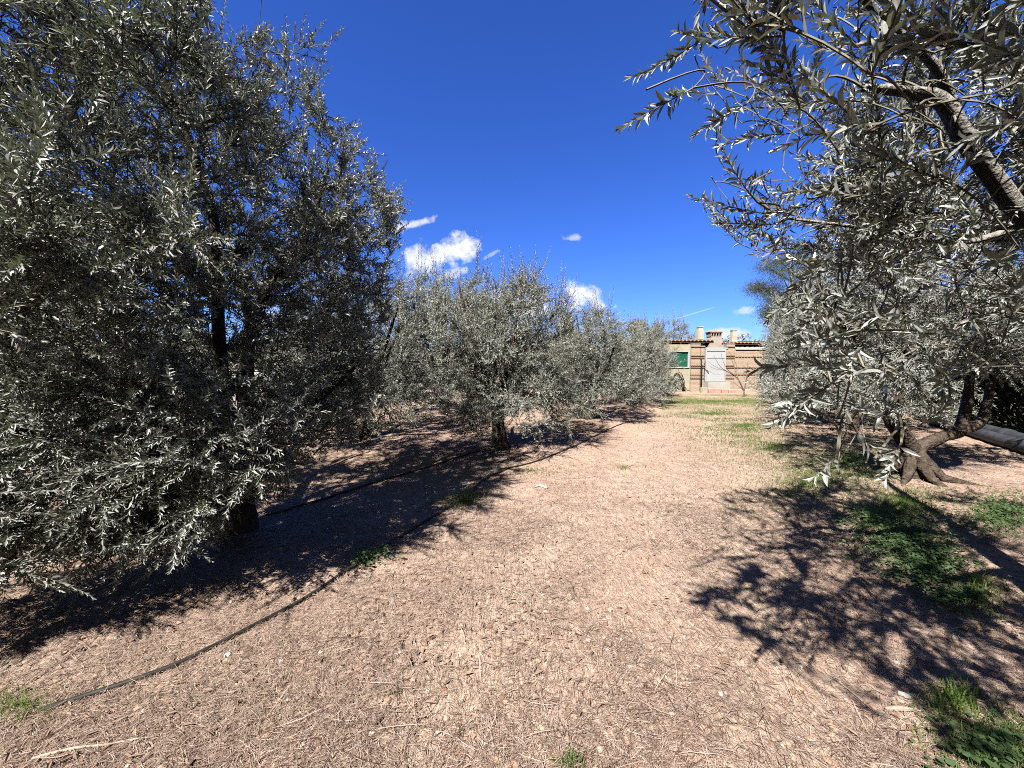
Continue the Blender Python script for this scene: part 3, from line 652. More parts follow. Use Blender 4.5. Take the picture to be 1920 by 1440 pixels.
patch = lambda x, y: .25 + .9 * np.clip((vnoise(x / .28, y / .28, 9) * .6 + vnoise(x / .9, y / .9, 8) * .5 - .32) * 2.6, 0, 1) * (1 - .6 * np.clip(ruts(x, y), 0, 1))
litter(190000, 1.0, 4.0, (.02, .07), (.0005, .0011), dens=patch)
litter(90000, 3.0, 12.0, (.03, .09), (.0010, .0020), dens=patch)
litter(1500, 1.0, 6.0, (.06, .2), (.0009, .002), .02, seg=5)
x, y = frustum_scatter(rg, 7000, 1.2, 9.0); m = len(x); a = rg.uniform(0, 6.28, m)     # fallen olive leaves among the needles
kk = rg.random(m) < np.clip(vnoise(x / .7, y / .7, 33) * 2.4 - .7, .08, 1); x, y, a = x[kk], y[kk], a[kk]; m = len(x)
D = norm(np.stack([np.cos(a), np.sin(a), rg.normal(0, .15, m)], 1)); nn = norm(np.array([0, 0, 1.]) + rg.normal(0, .3, (m, 3))); nn = norm(nn - D * np.sum(D * nn, 1, keepdims=True))
sz = rg.uniform(.03, .055, m); add_leaves(nb, np.stack([x, y, gz(x, y) + .012], 1), D, nn, sz, sz * .11, True, rg)
li = nb.build('dry_needle_litter', straw, rnd=True); tag(li, kind='stuff')

# pebbles and clods
def pebbles(name, n, size, m, dmax, seed, label=None):
    rg = np.random.default_rng(seed); mb = MB()
    x, y = frustum_scatter(rg, n, 1.2, dmax, 1.)
    ico = np.array([(0, 0, 1), (.89, 0, .45), (.28, .85, .45), (-.72, .53, .45), (-.72, -.53, .45), (.28, -.85, .45), (.72, .53, -.45), (-.28, .85, -.45), (-.89, 0, -.45), (-.28, -.85, -.45), (.72, -.53, -.45), (0, 0, -1)])
    fc = np.array([(0, 1, 2), (0, 2, 3), (0, 3, 4), (0, 4, 5), (0, 5, 1), (1, 6, 2), (2, 7, 3), (3, 8, 4), (4, 9, 5), (5, 10, 1), (2, 6, 7), (3, 7, 8), (4, 8, 9), (5, 9, 10), (1, 10, 6), (11, 7, 6), (11, 8, 7), (11, 9, 8), (11, 10, 9), (11, 6, 10)])
    s = size[0] * (size[1] / size[0]) ** (rg.random(n) ** 2.2)
    v = ico[None] * rg.uniform(.7, 1.25, (n, 12, 1)) * (s[:, None, None] * np.stack([rg.uniform(.7, 1.3, n), rg.uniform(.7, 1.3, n), rg.uniform(.4, .75, n)], 1)[:, None])
    v = v + np.stack([x, y, gz(x, y) + s * .25], 1)[:, None]
    mb.add(v.reshape(-1, 3), (fc[None] + (np.arange(n) * 12)[:, None, None]).reshape(-1, 3), 0, np.repeat(rg.random(n), 12))
    o = mb.build(name, m, rnd=True); tag(o, kind='stuff')
peb = leaf_mat('pebble', (.50, .36, .27), (.70, .60, .50), (.5, .4, .3), old=(.72, .66, .58), rough=.9, transl=0, spec=.2, oldness=.94)
pebbles('pebbles', 5200, (.002, .013), peb, 11, 5)
clod = leaf_mat('earth_clod', (.40, .25, .17), (.58, .41, .30), (.5, .4, .3), old=(.28, .17, .11), rough=.95, transl=0, spec=.1, oldness=.8)
pebbles('earth_clods', 14000, (.003, .017), clod, 14, 6)

# ---------------------------------------------------------------- grass and weeds
def blades(mb, x, y, h, rg, wd=.0022, lean=.35):
    n = len(x); a = rg.uniform(0, 6.28, n); ln = h * rg.uniform(.5, 1.2, n); le = lean * rg.uniform(.2, 1.6, n)
    d = np.stack([np.cos(a), np.sin(a), np.zeros(n)], 1); s = np.stack([-np.sin(a), np.cos(a), np.zeros(n)], 1)
    p = np.stack([x, y, gz(x, y) - .003], 1); up = np.array([0, 0, 1.])
    W = (wd * rg.uniform(.6, 1.4, n))[:, None]
    q1 = p + up * ln[:, None] * .55 + d * (ln * le * .3)[:, None]; q2 = p + up * (ln * .92)[:, None] + d * (ln * le)[:, None]
    v = np.stack([p - s * W, p + s * W, q1 + s * W * .8, q1 - s * W * .8, q2], 1)
    base = mb.n; off = (np.arange(n) * 5)[:, None, None]
    mb.add(v.reshape(-1, 3), (np.array([(0, 1, 2, 3)])[None] + off).reshape(-1, 4), 0, np.repeat(rg.random(n), 5))
    mb.more((np.array([(3, 2, 4)])[None] + off).reshape(-1, 3), base, 0)
def in_patches(rg, n, pts):
    """pts: photo-pixel ellipses on the ground (px,py, rx,ry) -> ground points"""
    w_ = np.array([p[4] for p in pts], float); k = rg.choice(len(pts), n, p=w_ / w_.sum()); X_, Y_ = [], []
    for i, p in enumerate(pts):
        m = (k == i).sum(); r = np.minimum(np.abs(rg.normal(0, .78, m)) ** .85, 2.2); a = rg.uniform(0, 6.28, m)
        px = p[0] + p[2] * r * np.cos(a); py = np.maximum(p[1] + p[3] * r * np.sin(a), 700)
        t_ = np.array([gp(u, v_) for u, v_ in zip(px, py)]).reshape(-1, 3); X_.append(t_[:, 0]); Y_.append(t_[:, 1])
    return np.concatenate(X_), np.concatenate(Y_)
rg = np.random.default_rng(77)
gb = MB()
x, y = in_patches(rg, 26000, [(1340, 752, 130, 10, 3.0), (1330, 775, 90, 18, 1.6), (1400, 800, 90, 30, 1.2), (1330, 800, 120, 40, .35)])
n_ = vnoise(x / .9, y / .5, 4); k = rg.random(len(x)) < np.clip(n_ * 2 - .3, .15, 1); blades(gb, x[k], y[k], .055, rg, .004, .7)
x, y = in_patches(rg, 16000, [(1450, 840, 90, 40, 1.6), (1590, 860, 110, 50, 2), (1520, 900, 80, 30, 1), (1690, 945, 70, 30, 1), (1480, 930, 200, 60, .35)])
blades(gb, x, y, .055, rg, .0022, .8)
x, y = in_patches(rg, 5200, [(1690, 1000, 90, 45, 1.2), (1870, 1400, 100, 60, 1.3), (1770, 1320, 50, 40, .4), (1870, 960, 70, 35, 1), (1840, 1120, 60, 40, .6)])
blades(gb, x, y, .05, rg, .0018, .9)
x, y = in_patches(rg, 1900, [(40, 1320, 60, 30, .35), (865, 940, 38, 12, 1.0), (900, 925, 60, 12, .4), (1170, 878, 20, 6, .25), (990, 885, 50, 8, .5), (1070, 1430, 30, 12, .2)])
blades(gb, x, y, .05, rg, .0018, .7)
x, y = in_patches(rg, 260, [(1800, 1320, 30, 20, 1), (1830, 1100, 20, 12, 1), (868, 935, 30, 10, 1.4)]); blades(gb, x, y, .11, rg, .0032, .5)
x, y = in_patches(rg, 4200, [(1420, 930, 230, 110, 1), (1330, 850, 150, 60, 1)]); k = rg.random(len(x)) < np.clip(vnoise(x / .3, y / .3, 14) * 2 - .5, 0, 1)
blades(gb, x[k], y[k], .035, rg, .0016, 1.0)
go = gb.build('grass', grass_leaf, rnd=True); tag(go, kind='stuff')
wb = MB()
def weeds(n, pts, size, hgt):
    x, y = in_patches(rg, n, pts); m = len(x)
    a = rg.uniform(0, 6.28, m); p = np.stack([x, y, gz(x, y) + rg.uniform(.2, 1, m) * hgt], 1)
    D = np.stack([np.cos(a), np.sin(a), rg.uniform(-.2, .3, m)], 1); D = norm(D); nn = norm(np.array([0, 0, 1.]) + rg.normal(0, .3, (m, 3))); nn = norm(nn - D * np.sum(D * nn, 1, keepdims=True))
    s = size * rg.uniform(.5, 1.25, m); add_leaves(wb, p, D, nn, s, s * .5, True, rg)
    # stalks
    q = p - D * .02; b_ = p.copy() - D * .03; b_[:, 2] = gz(x, y); s_ = np.cross(D, [0, 0, 1.]) * .0009
    wb.add(np.stack([b_ - s_, b_ + s_, p + s_, p - s_], 1).reshape(-1, 3), (np.array([(0, 1, 2, 3)])[None] + (np.arange(m) * 4)[:, None, None]).reshape(-1, 4), 0, np.repeat(rg.random(m), 4))
weeds(6500, [(1690, 1010, 80, 45, 1.4), (1740, 1060, 70, 35, 1.2), (1630, 975, 60, 25, .7), (1880, 965, 75, 35, 1.3), (1860, 1420, 90, 50, .2), (690, 1048, 40, 14, .18), (1600, 870, 120, 40, 1.3), (1790, 1120, 50, 20, .3)], .026, .06)
weeds(900, [(1000, 1150, 500, 200, 1), (1350, 900, 200, 150, .8), (500, 1300, 400, 100, .6)], .010, .012)
wo_ = wb.build('weeds', weed_leaf, rnd=True); tag(wo_, kind='stuff')

# ---------------------------------------------------------------- pipes and things on the ground
black = mat('black_rubber', (.014, .014, .016), .55, .4, vary=(18, (.07, .055, .045), 10))
def ground_path(pix, lift, n=60):
    P = np.array([gp(*p) for p in pix]); s = np.concatenate([[0], np.cumsum(np.linalg.norm(np.diff(P, axis=0), axis=1))])
    t_ = np.linspace(0, s[-1], n)
    out = np.stack([np.interp(t_, s, P[:, 0]), np.interp(t_, s, P[:, 1]), np.zeros(n)], 1)
    for _ in range(6): out[1:-1, :2] = (out[:-2, :2] + 2 * out[1:-1, :2] + out[2:, :2]) / 4
    out[:, 2] = gz(out[:, 0], out[:, 1]) + lift
    for _ in range(3): out[1:-1, 2] = (out[:-2, 2] + 2 * out[1:-1, 2] + out[2:, 2]) / 4
    return out
h = MB(); h.tube(ground_path([(70, 1332), (160, 1300), (270, 1272), (345, 1242), (430, 1200), (510, 1155), (565, 1125), (650, 1070), (745, 1010), (825, 962), (880, 930), (905, 900), (940, 885), (1000, 868), (1080, 838), (1140, 806), (1185, 790)], .010, 160), .0125, 8)
tag(h.build('irrigation_hose', black, smooth=True), 'black irrigation hose lying on the dry ground from the lower left towards the upright tree', 'hose')
h = MB(); h.tube(ground_path([(500, 965), (600, 935), (690, 908), (770, 885), (850, 862), (900, 846)], .012, 60), .0115, 8)
tag(h.build('irrigation_hose', black, smooth=True), 'shorter black irrigation hose in deep shade behind the long sunlit one', 'hose')
# grey pipes along the hedge
grey = mat('grey_pipe', (.045, .05, .065), .6, .3, vary=(7, (.085, .09, .10), 10))
def pipe(p0, p1, r, name, label, m=grey, z=None):
    e = empty(name, (*((np.array(p0) + p1) / 2)[:2], 0)); o = np.array(e.location)
    P = np.linspace(np.array(p0), np.array(p1), 14); mb = MB(); mb.tube(P - o, r, 16); mb.build('pipe_body', m, e, smooth=True)
    d = norm(np.array(p1, float) - p0)
    for k, tt in enumerate((.33, .72)):
        c = np.array(p0) + (np.array(p1) - p0) * tt - o; mb = MB(); mb.tube([c - d * .12, c - d * .1, c + d * .1, c + d * .12], [r * 1.02, r * 1.13, r * 1.13, r * 1.02], 16); mb.build('collar', m, e, smooth=True)
    tag(e, label, 'pipe'); return e
pa, pb = gp(1925, 852), gp(1722, 787)
dirp = norm(pb - pa); pn_ = np.array([dirp[1], -dirp[0], 0])
pipe(pa - dirp * 2 + [0, 0, .11], pb + [0, 0, .11], .11, 'large_pipe', 'long thick grey pipe lying along the foot of the dark hedge, nearest the forked tree')
pipe(pa - dirp * 2 + pn_ * .3 + [0, 0, .12], pa + dirp * 2.6 + pn_ * .3 + [0, 0, .12], .12, 'large_pipe', 'shorter grey pipe lying behind the long thick one at the right edge')

# hedge behind the pipes
hedge = empty('hedge', tuple(pa + pn_ * 1.6 + dirp * 3)); ho = np.array(hedge.location)
hb = MB(); rg = np.random.default_rng(91)
m = 90000; s_ = rg.uniform(-6.5, 10, m); hh = 3.4 + .5 * vnoise(s_ / .8, s_ * 0, 5)
zz = rg.random(m) ** .8 * hh; th = .85 * (1 - .25 * zz / hh) * (.8 + .4 * vnoise(s_ / .6, zz / .6, 6)); sd = np.where(rg.random(m) < .8, -1, 1)
P = dirp * s_[:, None] + pn_ * (sd * th * rg.random(m) ** .45)[:, None] + np.stack([0 * zz, 0 * zz, zz], 1)
a = norm(rg.normal(size=(m, 3)) + [0, 0, .5] + pn_ * sd[:, None] * .6); nn = norm(np.cross(a, rg.normal(size=(m, 3)))); sz = rg.uniform(.06, .13, m)
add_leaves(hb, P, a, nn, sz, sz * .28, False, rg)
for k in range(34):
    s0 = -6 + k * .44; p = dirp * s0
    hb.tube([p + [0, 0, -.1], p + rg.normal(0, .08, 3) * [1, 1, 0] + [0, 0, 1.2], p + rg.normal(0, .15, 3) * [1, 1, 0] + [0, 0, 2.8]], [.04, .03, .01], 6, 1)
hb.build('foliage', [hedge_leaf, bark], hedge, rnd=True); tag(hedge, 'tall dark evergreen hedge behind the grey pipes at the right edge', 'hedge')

# small loose things on the soil
pale_wood = mat('weathered_wood', (.38, .29, .21), .8, .2, vary=(40, (.62, .53, .43)))
def chip(name, pts, wdt, thick, m, label, cat):
    P = np.array([gp(*p) for p in pts]); z = gz(P[:, 0], P[:, 1]); mb = MB()
    d = norm(P[-1] - P[0]); s = np.array([-d[1], d[0], 0]); k = len(P); rg = np.random.default_rng(len(label)); vs = []
    for i in range(k):
        ww = wdt * rg.uniform(.7, 1.1) * (.6 if i in (0, k - 1) else 1)
        for sx, zc in ((-1, .004), (1, .004), (1, .004 + thick), (-1, .004 + thick)): vs.append(P[i] + s * sx * ww + [0, 0, z[i] + zc + rg.uniform(0, .004)])
    f = [(0, 1, 2, 3), ((k - 1) * 4, (k - 1) * 4 + 3, (k - 1) * 4 + 2, (k - 1) * 4 + 1)]
    for i in range(k - 1):
        for q in range(4): f.append((i * 4 + q, (i + 1) * 4 + q, (i + 1) * 4 + (q + 1) % 4, i * 4 + (q + 1) % 4))
    mb.add(vs, f); tag(mb.build(name, m), label, cat)
chip('wood_chip', [(1660, 1336), (1680, 1335), (1700, 1337), (1712, 1339)], .008, .010, pale_wood, 'flat pale splinter of wood on the soil at lower right', 'wood')
chip('paper_scrap', [(1683, 1306), (1692, 1310), (1703, 1313), (1708, 1318)], .010, .012, mat('crumpled_paper', (.50, .49, .47), .8, vary=(60, (.66, .66, .66))), 'crumpled white scrap beside the pale splinter of wood', 'litter')
chip('plastic_scrap', [(1003, 918), (1012, 915), (1026, 920)], .022, .01, mat('white_plastic', (.78, .78, .78), .5), 'small white scrap lying on the sunlit path', 'litter')
chip('plastic_scrap', [(703, 893), (712, 896), (722, 893)], .03, .01, mat('bluish_plastic', (.62, .68, .74), .5), 'bluish scrap lying in the shade beside the shorter hose', 'litter')
def stone(px, py, s, label, seed):
    p = gp(px, py); rg = np.random.default_rng(seed); bm = bmesh.new(); bmesh.ops.create_icosphere(bm, subdivisions=2, radius=1)
    for v in bm.verts:
        f = 1 + .18 * math.sin(v.co.x * 3 + seed) + .15 * math.sin(v.co.y * 4 + seed * 2) + rg.normal(0, .05)
        v.co = Vector((v.co.x * f * s, v.co.y * f * s * .75, v.co.z * f * s * .55))
    me = bpy.data.meshes.new('stone'); bm.to_mesh(me); bm.free(); me.materials.append(stone_m)
    o = bpy.data.objects.new('stone', me); C.objects.link(o); o.location = (p[0], p[1], float(gz(p[0], p[1])) + s * .25); o.rotation_euler = (0, 0, seed)
    tag(o, label, 'stone', 'loose stones on the path')
stone_m = mat('limestone', (.62, .53, .43), .9, .2, vary=(30, (.75, .68, .58)), bump=(60, .6, .004))
stone(1352, 1303, .016, 'pale yellowish stone on the open soil left of the splinter of wood', 1)
stone(427, 1228, .018, 'brown stone just below the long hose at lower left', 2)
stone(1602, 1010, .026, 'pale flat stone between the two tree shadows on the right', 3)
stone(866, 1300, .012, 'small white pebble in the middle of the foreground litter', 4)
stone(588, 1363, .012, 'small white pebble near the bottom edge left of centre', 5)
def stick(pix, r, label, m=pale_wood, name='stick'):
    P = ground_path(pix, r + .006, 24); mb = MB(); mb.tube(P, np.linspace(r, r * .4, 24), 6, lump=.05); tag(mb.build(name, m, smooth=True), label, 'stick', 'dry sticks on the ground')
stick([(60, 1428), (140, 1405), (210, 1394), (290, 1382)], .006, 'long pale stick at the bottom left corner')
stick([(940, 1100), (965, 1107), (985, 1120), (998, 1145)], .004, 'thin curved grey stick on the sunlit path near the shadow edge')
stick([(700, 1360), (715, 1345), (724, 1330)], .005, 'short dark stick in the foreground litter', bark)
stick([(1046, 1338), (1060, 1365), (1078, 1372), (1104, 1373)], .0022, 'thin bent dark stick at the bottom centre', bark)
stick([(505, 880), (540, 912), (590, 935)], .004, 'thin stick in the shade beneath the largest olive')

# ---------------------------------------------------------------- cottage, walls and yard (about 20 m away)
K = 20.0 / F
def hx(px, Y=20.0): return (px - 960) / F * Y
def hz(py, Y=20.0): return CH + (680 - py) / F * Y
cream = mat('cream_render', (.46, .39, .27), .9, .1, vary=(2.5, (.60, .54, .42)), bump=(25, .4, .01))
white_r = mat('white_render', (.50, .47, .41), .9, .1, vary=(1.5, (.64, .61, .55)), bump=(20, .4, .01))
chim_m = mat('chimney_render', (.52, .47, .36), .9, .1, vary=(5, (.62, .57, .46)))
white_p = mat('white_paint', (.52, .53, .55), .5, .4, vary=(1.2, (.60, .61, .63), 3))
steel = mat('dark_steel', (.03, .03, .03), .5, .4)
dark_in = mat('dark_timber_and_shade', (.06, .035, .03), .8, .2, vary=(12, (.10, .06, .05)))
tile_m = mat('roof_tile', (.36, .20, .15), .85, .2, vary=(8, (.52, .36, .28)))
green_s = mat('green_shutter_paint', (.012, .16, .095), .5, .4, vary=(20, (.03, .24, .15)))
def brick_mat(name, c1, c2, mortar, w_=.25, h_=.065):
    m = bpy.data.materials.new(name); m.use_nodes = True; t = m.node_tree; b = t.nodes['Principled BSDF']; b.inputs['Roughness'].default_value = .9
    tcn = N(t, 'ShaderNodeTexCoord'); sx = N(t, 'ShaderNodeSeparateXYZ'); t.links.new(tcn.outputs['Object'], sx.inputs[0])
    cx = N(t, 'ShaderNodeCombineXYZ'); t.links.new(M('ADD', sx.outputs['X'], sx.outputs['Y'], t=t), cx.inputs[0]); t.links.new(sx.outputs['Z'], cx.inputs[1])
    br = N(t, 'ShaderNodeTexBrick'); t.links.new(cx.outputs[0], br.inputs['Vector'])
    br.inputs['Color1'].default_value = (*c1, 1); br.inputs['Color2'].default_value = (*c2, 1); br.inputs['Mortar'].default_value = (*mortar, 1)
    br.inputs['Scale'].default_value = 1; br.inputs['Brick Width'].default_value = w_; br.inputs['Row Height'].default_value = h_; br.inputs['Mortar Size'].default_value = .008
    t.links.new(br.outputs['Color'], b.inputs['Base Color'])
    bp = N(t, 'ShaderNodeBump'); bp.inputs['Strength'].default_value = .6; bp.inputs['Distance'].default_value = .01; bp.invert = True
    t.links.new(br.outputs['Fac'], bp.inputs['Height']); t.links.new(bp.outputs[0], b.inputs['Normal']); return m
tan_brick = brick_mat('tan_brick', (.56, .40, .27), (.47, .32, .22), (.60, .52, .43))
red_brick = brick_mat('red_brick', (.22, .10, .07), (.30, .15, .10), (.5, .42, .35), .12)
oven_brick = brick_mat('oven_brick', (.36, .29, .24), (.46, .38, .32), (.52, .47, .42), .2, .06)
pink_block = mat('pink_block', (.62, .30, .25), .85, .2, vary=(6, (.70, .42, .36)))

def pier(x0, x1, y0, y1, z1, parent, bands, name='brick_pier'):
    mb = MB(); mb.box(x0, x1, y0, y1, -.1, z1); o = mb.build(name, tan_brick, parent)
    for z in bands:      # projecting courses of dark brick on edge
        b = MB(); n = max(3, int((x1 - x0) / .075)); wv = (x1 - x0 + .04) / n
        for k in range(n): b.box(x0 - .02 + k * wv + .008, x0 - .02 + (k + 1) * wv - .004, y0 - .035, y0 + .05, z, z + .05)
        b.build('brick_band', red_brick, o)
    c = MB(); c.box(x0 - .015, x1 + .015, y0 - .015, y1 + .015, z1, z1 + .045); c.build('pier_cap', white_r, o)
    return o
bandz = [hz(y) for y in (710, 704, 690, 686, 672, 668, 651)]
gw = empty('brick_wall', (10.5, 20.1, 0)); go_ = np.array(gw.location)
def L(x): return x - go_[0]
pier(L(hx(1296)), L(hx(1313)), -.05, .25, hz(646), gw, bandz)
pier(L(hx(1314)) , L(hx(1321)), -.05, .2, hz(650), gw, bandz)
pier(L(hx(1362)), L(hx(1377)), -.05, .25, hz(646), gw, bandz)
mb = MB(); mb.box(L(hx(1377)) + .003, L(19.0), -.08, .15, -.1, hz(656)); mb.build('wall_panel', tan_brick, gw)
for y_ in (703, 690, 670):
    b = MB(); n = 40; x0 = L(hx(1378)); wv = .16
    for k in range(n): b.box(x0 + k * wv, x0 + k * wv + .13, -.11, -.07, hz(y_), hz(y_) + .05)
    b.build('brick_band', red_brick, gw)
b = MB(); b.box(L(hx(1378)), L(19.0), -.13, .2, hz(656) + .002, hz(656) + .07)
x0 = L(hx(1378))
for k in range(26): b.frustum(x0 + .15 + k * .26, .03, hz(656) + .07, hz(656) + .15, .22, .12)
b.build('coping', white_r, gw)
tag(gw, 'tan brick garden wall with banded piers on both sides of the white gate', 'wall')
# gate
gx0, gx1, gzb, gzt = hx(1322), hx(1360), hz(715), hz(655)
ga = empty('metal_gate', ((gx0 + gx1) / 2, 20.0, 0)); W2 = (gx1 - gx0) / 2
mb = MB(); mb.box(-W2 + .04, W2 - .04, 0, .02, gzb + .03, gzt - .1)
for k in range(9):
    xx = -W2 + .08 + k * (2 * W2 - .16) / 8; mb.box(xx - .004, xx + .004, -.006, -.001, gzb + .1, gzt - .45)
mb.build('panel', white_p, ga)
fr = MB(); fr.box(-W2, -W2 + .05, -.03, .05, gzb, gzt); fr.box(W2 - .05, W2, -.03, .05, gzb, gzt); fr.box(-W2 + .05, W2 - .05, -.03, .05, gzt - .09, gzt); fr.box(-W2 + .05, W2 - .05, -.03, .05, gzb, gzb + .04)
fr.box(-W2 + .05, W2 - .05, -.022, -.002, gzt - .45, gzt - .41); fr.build('frame', white_p, ga)
hg = MB(); hg.tube([(-W2 - .03, -.02, 1.15), (-W2 + .08, -.06, 1.1), (-W2 + .16, -.06, 1.0)], .018, 8); hg.tube([(-W2 - .02, -.02, 1.15), (-W2 - .02, -.02, 1.6)], .015, 6); hg.build('handle', steel, ga)
tag(ga, 'white sheet metal gate between the brick piers', 'gate')
li_ = MB(); li_.box(gx0, gx1 + .1, 20.02, 20.22, gzt + .012, gzt + .09); tag(li_.build('lintel_beam', white_p), 'white beam laid across the top of the metal gate', 'beam')
# steps below the gate
st = empty('garden_step', (10.6, 19.6, 0))
mb = MB(); mb.box(gx0 - 10.6, gx1 + .05 - 10.6, .05, .5, -.05, gzb - .015); mb.build('upper_step', white_r, st)
mb = MB(); mb.box(gx0 - 10.6 - .02, 1.5, -.3, .045, -.05, .14); mb.build('lower_step', cream, st)
tag(st, 'two low pale steps under the white gate', 'step')
# low edging of blocks
spots = [(1315, 1328, .26, cream, 'cream block standing at the left end of the pink edging'), (1329, 1352, .20, pink_block, 'longest pink edging block below the white gate'),
         (1353, 1366, .18, pink_block, 'pink edging block between the long one and the bare sapling'), (1367, 1392, .15, pink_block, 'pink edging block behind the bare sapling')]
for a0, a1, hh_, mm, lb in spots:
    mb = MB(); x0, x1 = hx(a0, 19.1), hx(a1, 19.1) - .03; mb.box(-(x1 - x0) / 2, (x1 - x0) / 2, -.1, .1, -.05, hh_)
    o = mb.build('edging_block', mm); o.location = ((x0 + x1) / 2, 19.1 + .002 * a0 % .05, 0)
    bv = o.modifiers.new('b', 'BEVEL'); bv.width = .015; bv.segments = 2; tag(o, lb, 'block', 'blocks edging the bed before the gate')

# cottage (porch roof, walls, window)
co = empty('cottage', (11.5, 23.0, 0)); cl = np.array(co.location)
def A(x0, x1, y0, y1, z0, z1, mb): mb.box(x0 - cl[0], x1 - cl[0], y0 - cl[1], y1 - cl[1], z0, z1)
mb = MB(); A(7.6, 9.33, 20.15, 20.4, -.1, hz(690), mb); A(7.6, 8.15, 20.15, 20.4, hz(690), 2.45, mb); A(8.15, 9.33, 20.15, 20.4, 2.12, 2.45, mb); A(9.27, 9.33, 20.15, 20.4, hz(690), 2.12, mb)
A(7.6, 7.85, 20.4, 28.0, -.1, 2.6, mb); mb.build('wall', cream, co)
mb = MB(); A(7.85, 18.0, 22.6, 28.0, -.1, 2.75, mb); mb.build('house_body', dark_in, co)  # porch back wall coloured dark to stand for the shade under the eaves
# window with shutter
wf = MB(); A(8.15, 9.27, 20.11, 20.2, hz(690) - .0, hz(690) + .06, wf); A(9.2, 9.27, 20.11, 20.2, hz(690) + .06, 2.12, wf); A(8.15, 8.22, 20.11, 20.2, hz(690) + .06, 2.12, wf); A(8.22, 9.2, 20.11, 20.2, 2.06, 2.12, wf)
wn = wf.build('window', white_p, co)
sh = MB()
A(8.22, 9.2, 20.19, 20.21, hz(690) + .06, 2.06, sh)
for k in range(17): z0 = hz(690) + .08 + k * .045; A(8.25, 9.17, 20.172, 20.189, z0, z0 + .03, sh)
s_o = sh.build('shutter', green_s, wn)
# tiled roofs left and right of the oven chimney
def tiled_roof(x0, x1, yf, yb, zf, zb, parent):
    mb = MB(); n = int((x1 - x0) / .2); a = np.linspace(0, PI, 7)
    for k in range(n):
        cx = x0 + (k + .5) * (x1 - x0) / n
        ring = lambda yy, z_: np.stack([cx + .105 * np.cos(a), np.full(7, yy), z_ + .075 * np.sin(a)], 1)
        rows = 6; pr = None
        for r_i in range(rows):
            ya = yf + (yb - yf) * r_i / rows; yb_ = yf + (yb - yf) * (r_i + 1) / rows + .04; za = zf + (zb - zf) * r_i / rows + .02; zb_ = zf + (zb - zf) * (r_i + 1) / rows
            v = np.concatenate([ring(ya, za), ring(yb_, zb_)]); f = [(i, i + 1, i + 8, i + 7) for i in range(6)]
            mb.add(v - [cl[0], cl[1], 0], f)
            v2 = np.concatenate([ring(ya, za), ring(ya, za - .018) * [1, 1, 1]]); mb.add(v2 - [cl[0], cl[1], 0], [(i + 1, i, i + 7, i + 8) for i in range(6)])
    # boarding below
    th_ = .05
    v = [(x0, yf + .03, zf - th_), (x1, yf + .03, zf - th_), (x1, yb, zb - th_), (x0, yb, zb - th_), (x0, yf + .03, zf), (x1, yf + .03, zf), (x1, yb, zb), (x0, yb, zb)]
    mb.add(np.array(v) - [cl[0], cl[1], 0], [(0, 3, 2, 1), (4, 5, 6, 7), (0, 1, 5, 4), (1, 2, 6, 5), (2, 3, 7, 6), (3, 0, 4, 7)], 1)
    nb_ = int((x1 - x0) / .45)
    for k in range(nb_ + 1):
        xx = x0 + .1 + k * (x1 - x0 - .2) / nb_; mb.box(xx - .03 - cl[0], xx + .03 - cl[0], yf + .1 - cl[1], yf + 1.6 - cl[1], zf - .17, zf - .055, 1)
    return mb.build('roof', [tile_m, dark_in], parent)
zl = hz(641, 20.7); zr = hz(645, 20.7)
r1 = tiled_roof(7.3, hx(1337, 20.7), 20.7, 24.5, zl, zl + .25, co); r2 = tiled_roof(hx(1352, 20.7), 18.4, 20.7, 24.5, zr, zr + .25, co)
def chimney(px, pw, ytop, ybot, Y, parent, m):
    x = hx(px, Y) - cl[0]; ww = pw / F * Y; z0 = hz(ybot, Y); z1 = hz(ytop, Y); mb = MB()
    mb.frustum(x, Y - cl[1], z0 - .1, z0 + (z1 - z0) * .5, ww * 1.15, ww * 1.0); mb.frustum(x, Y - cl[1], z0 + (z1 - z0) * .5, z1 - .05, ww * 1.0, ww * .85)
    o = mb.build('chimney', m, parent); c = MB(); c.box(x - ww * .52, x + ww * .52, Y - cl[1] - ww * .52, Y - cl[1] + ww * .52, z1 - .05, z1); c.build('chimney_cap', white_r, o)
chimney(1310, 9.5, 613, 633, 21.4, r1, chim_m); chimney(1373, 9, 619, 638, 21.4, r2, chim_m)
for k, xx in enumerate((11.7, 12.35, 12.9, 13.6, 15.0, 16.5)):
    mb = MB(); A(xx - .05, xx + .05, 21.0, 21.1, 0, zr - .17, mb); mb.build('porch_post', dark_in, co)
tag(co, 'small cottage with a low tiled roof, two cream chimneys and a green shuttered window', 'house')
# oven
ov = empty('brick_oven', (hx(1342, 20.75), 20.95, 0))
mb = MB(); mb.box(-.55, .55, -.3, .6, -.05, 1.5); mb.frustum(0, .1, 1.5, 2.1, 1.1, .95, b0=.85, b1=.7); mb.build('oven_body', oven_brick, ov)
z1 = hz(631, 20.8); mb = MB(); mb.frustum(0, .1, 2.1, z1, 1.0, .52, b0=.75, b1=.5); hd = mb.build('hood', oven_brick, ov)
mb = MB()
for k in range(5): mb.box(-.3 + k * .14 - .0, -.3 + k * .14 + .045, -.15, .35, z1, z1 + .2)
mb.build('vent_brick', oven_brick, hd)
mb = MB(); mb.box(-.34, .34, -.18, .4, z1 + .2, z1 + .24)
v = [(-.36, -.2, z1 + .242), (.36, -.2, z1 + .242), (.36, .42, z1 + .242), (-.36, .42, z1 + .242), (-.05, .1, z1 + .37), (.05, .1, z1 + .37)]
mb.add(v, [(0, 1, 5, 4), (2, 3, 4, 5)]); mb.add(v, [(1, 2, 5), (3, 0, 4)]); mb.build('hood_cap', tile_m, hd)
tag(ov, 'tapered brick oven chimney with a vented tiled cap rising behind the gate', 'oven')
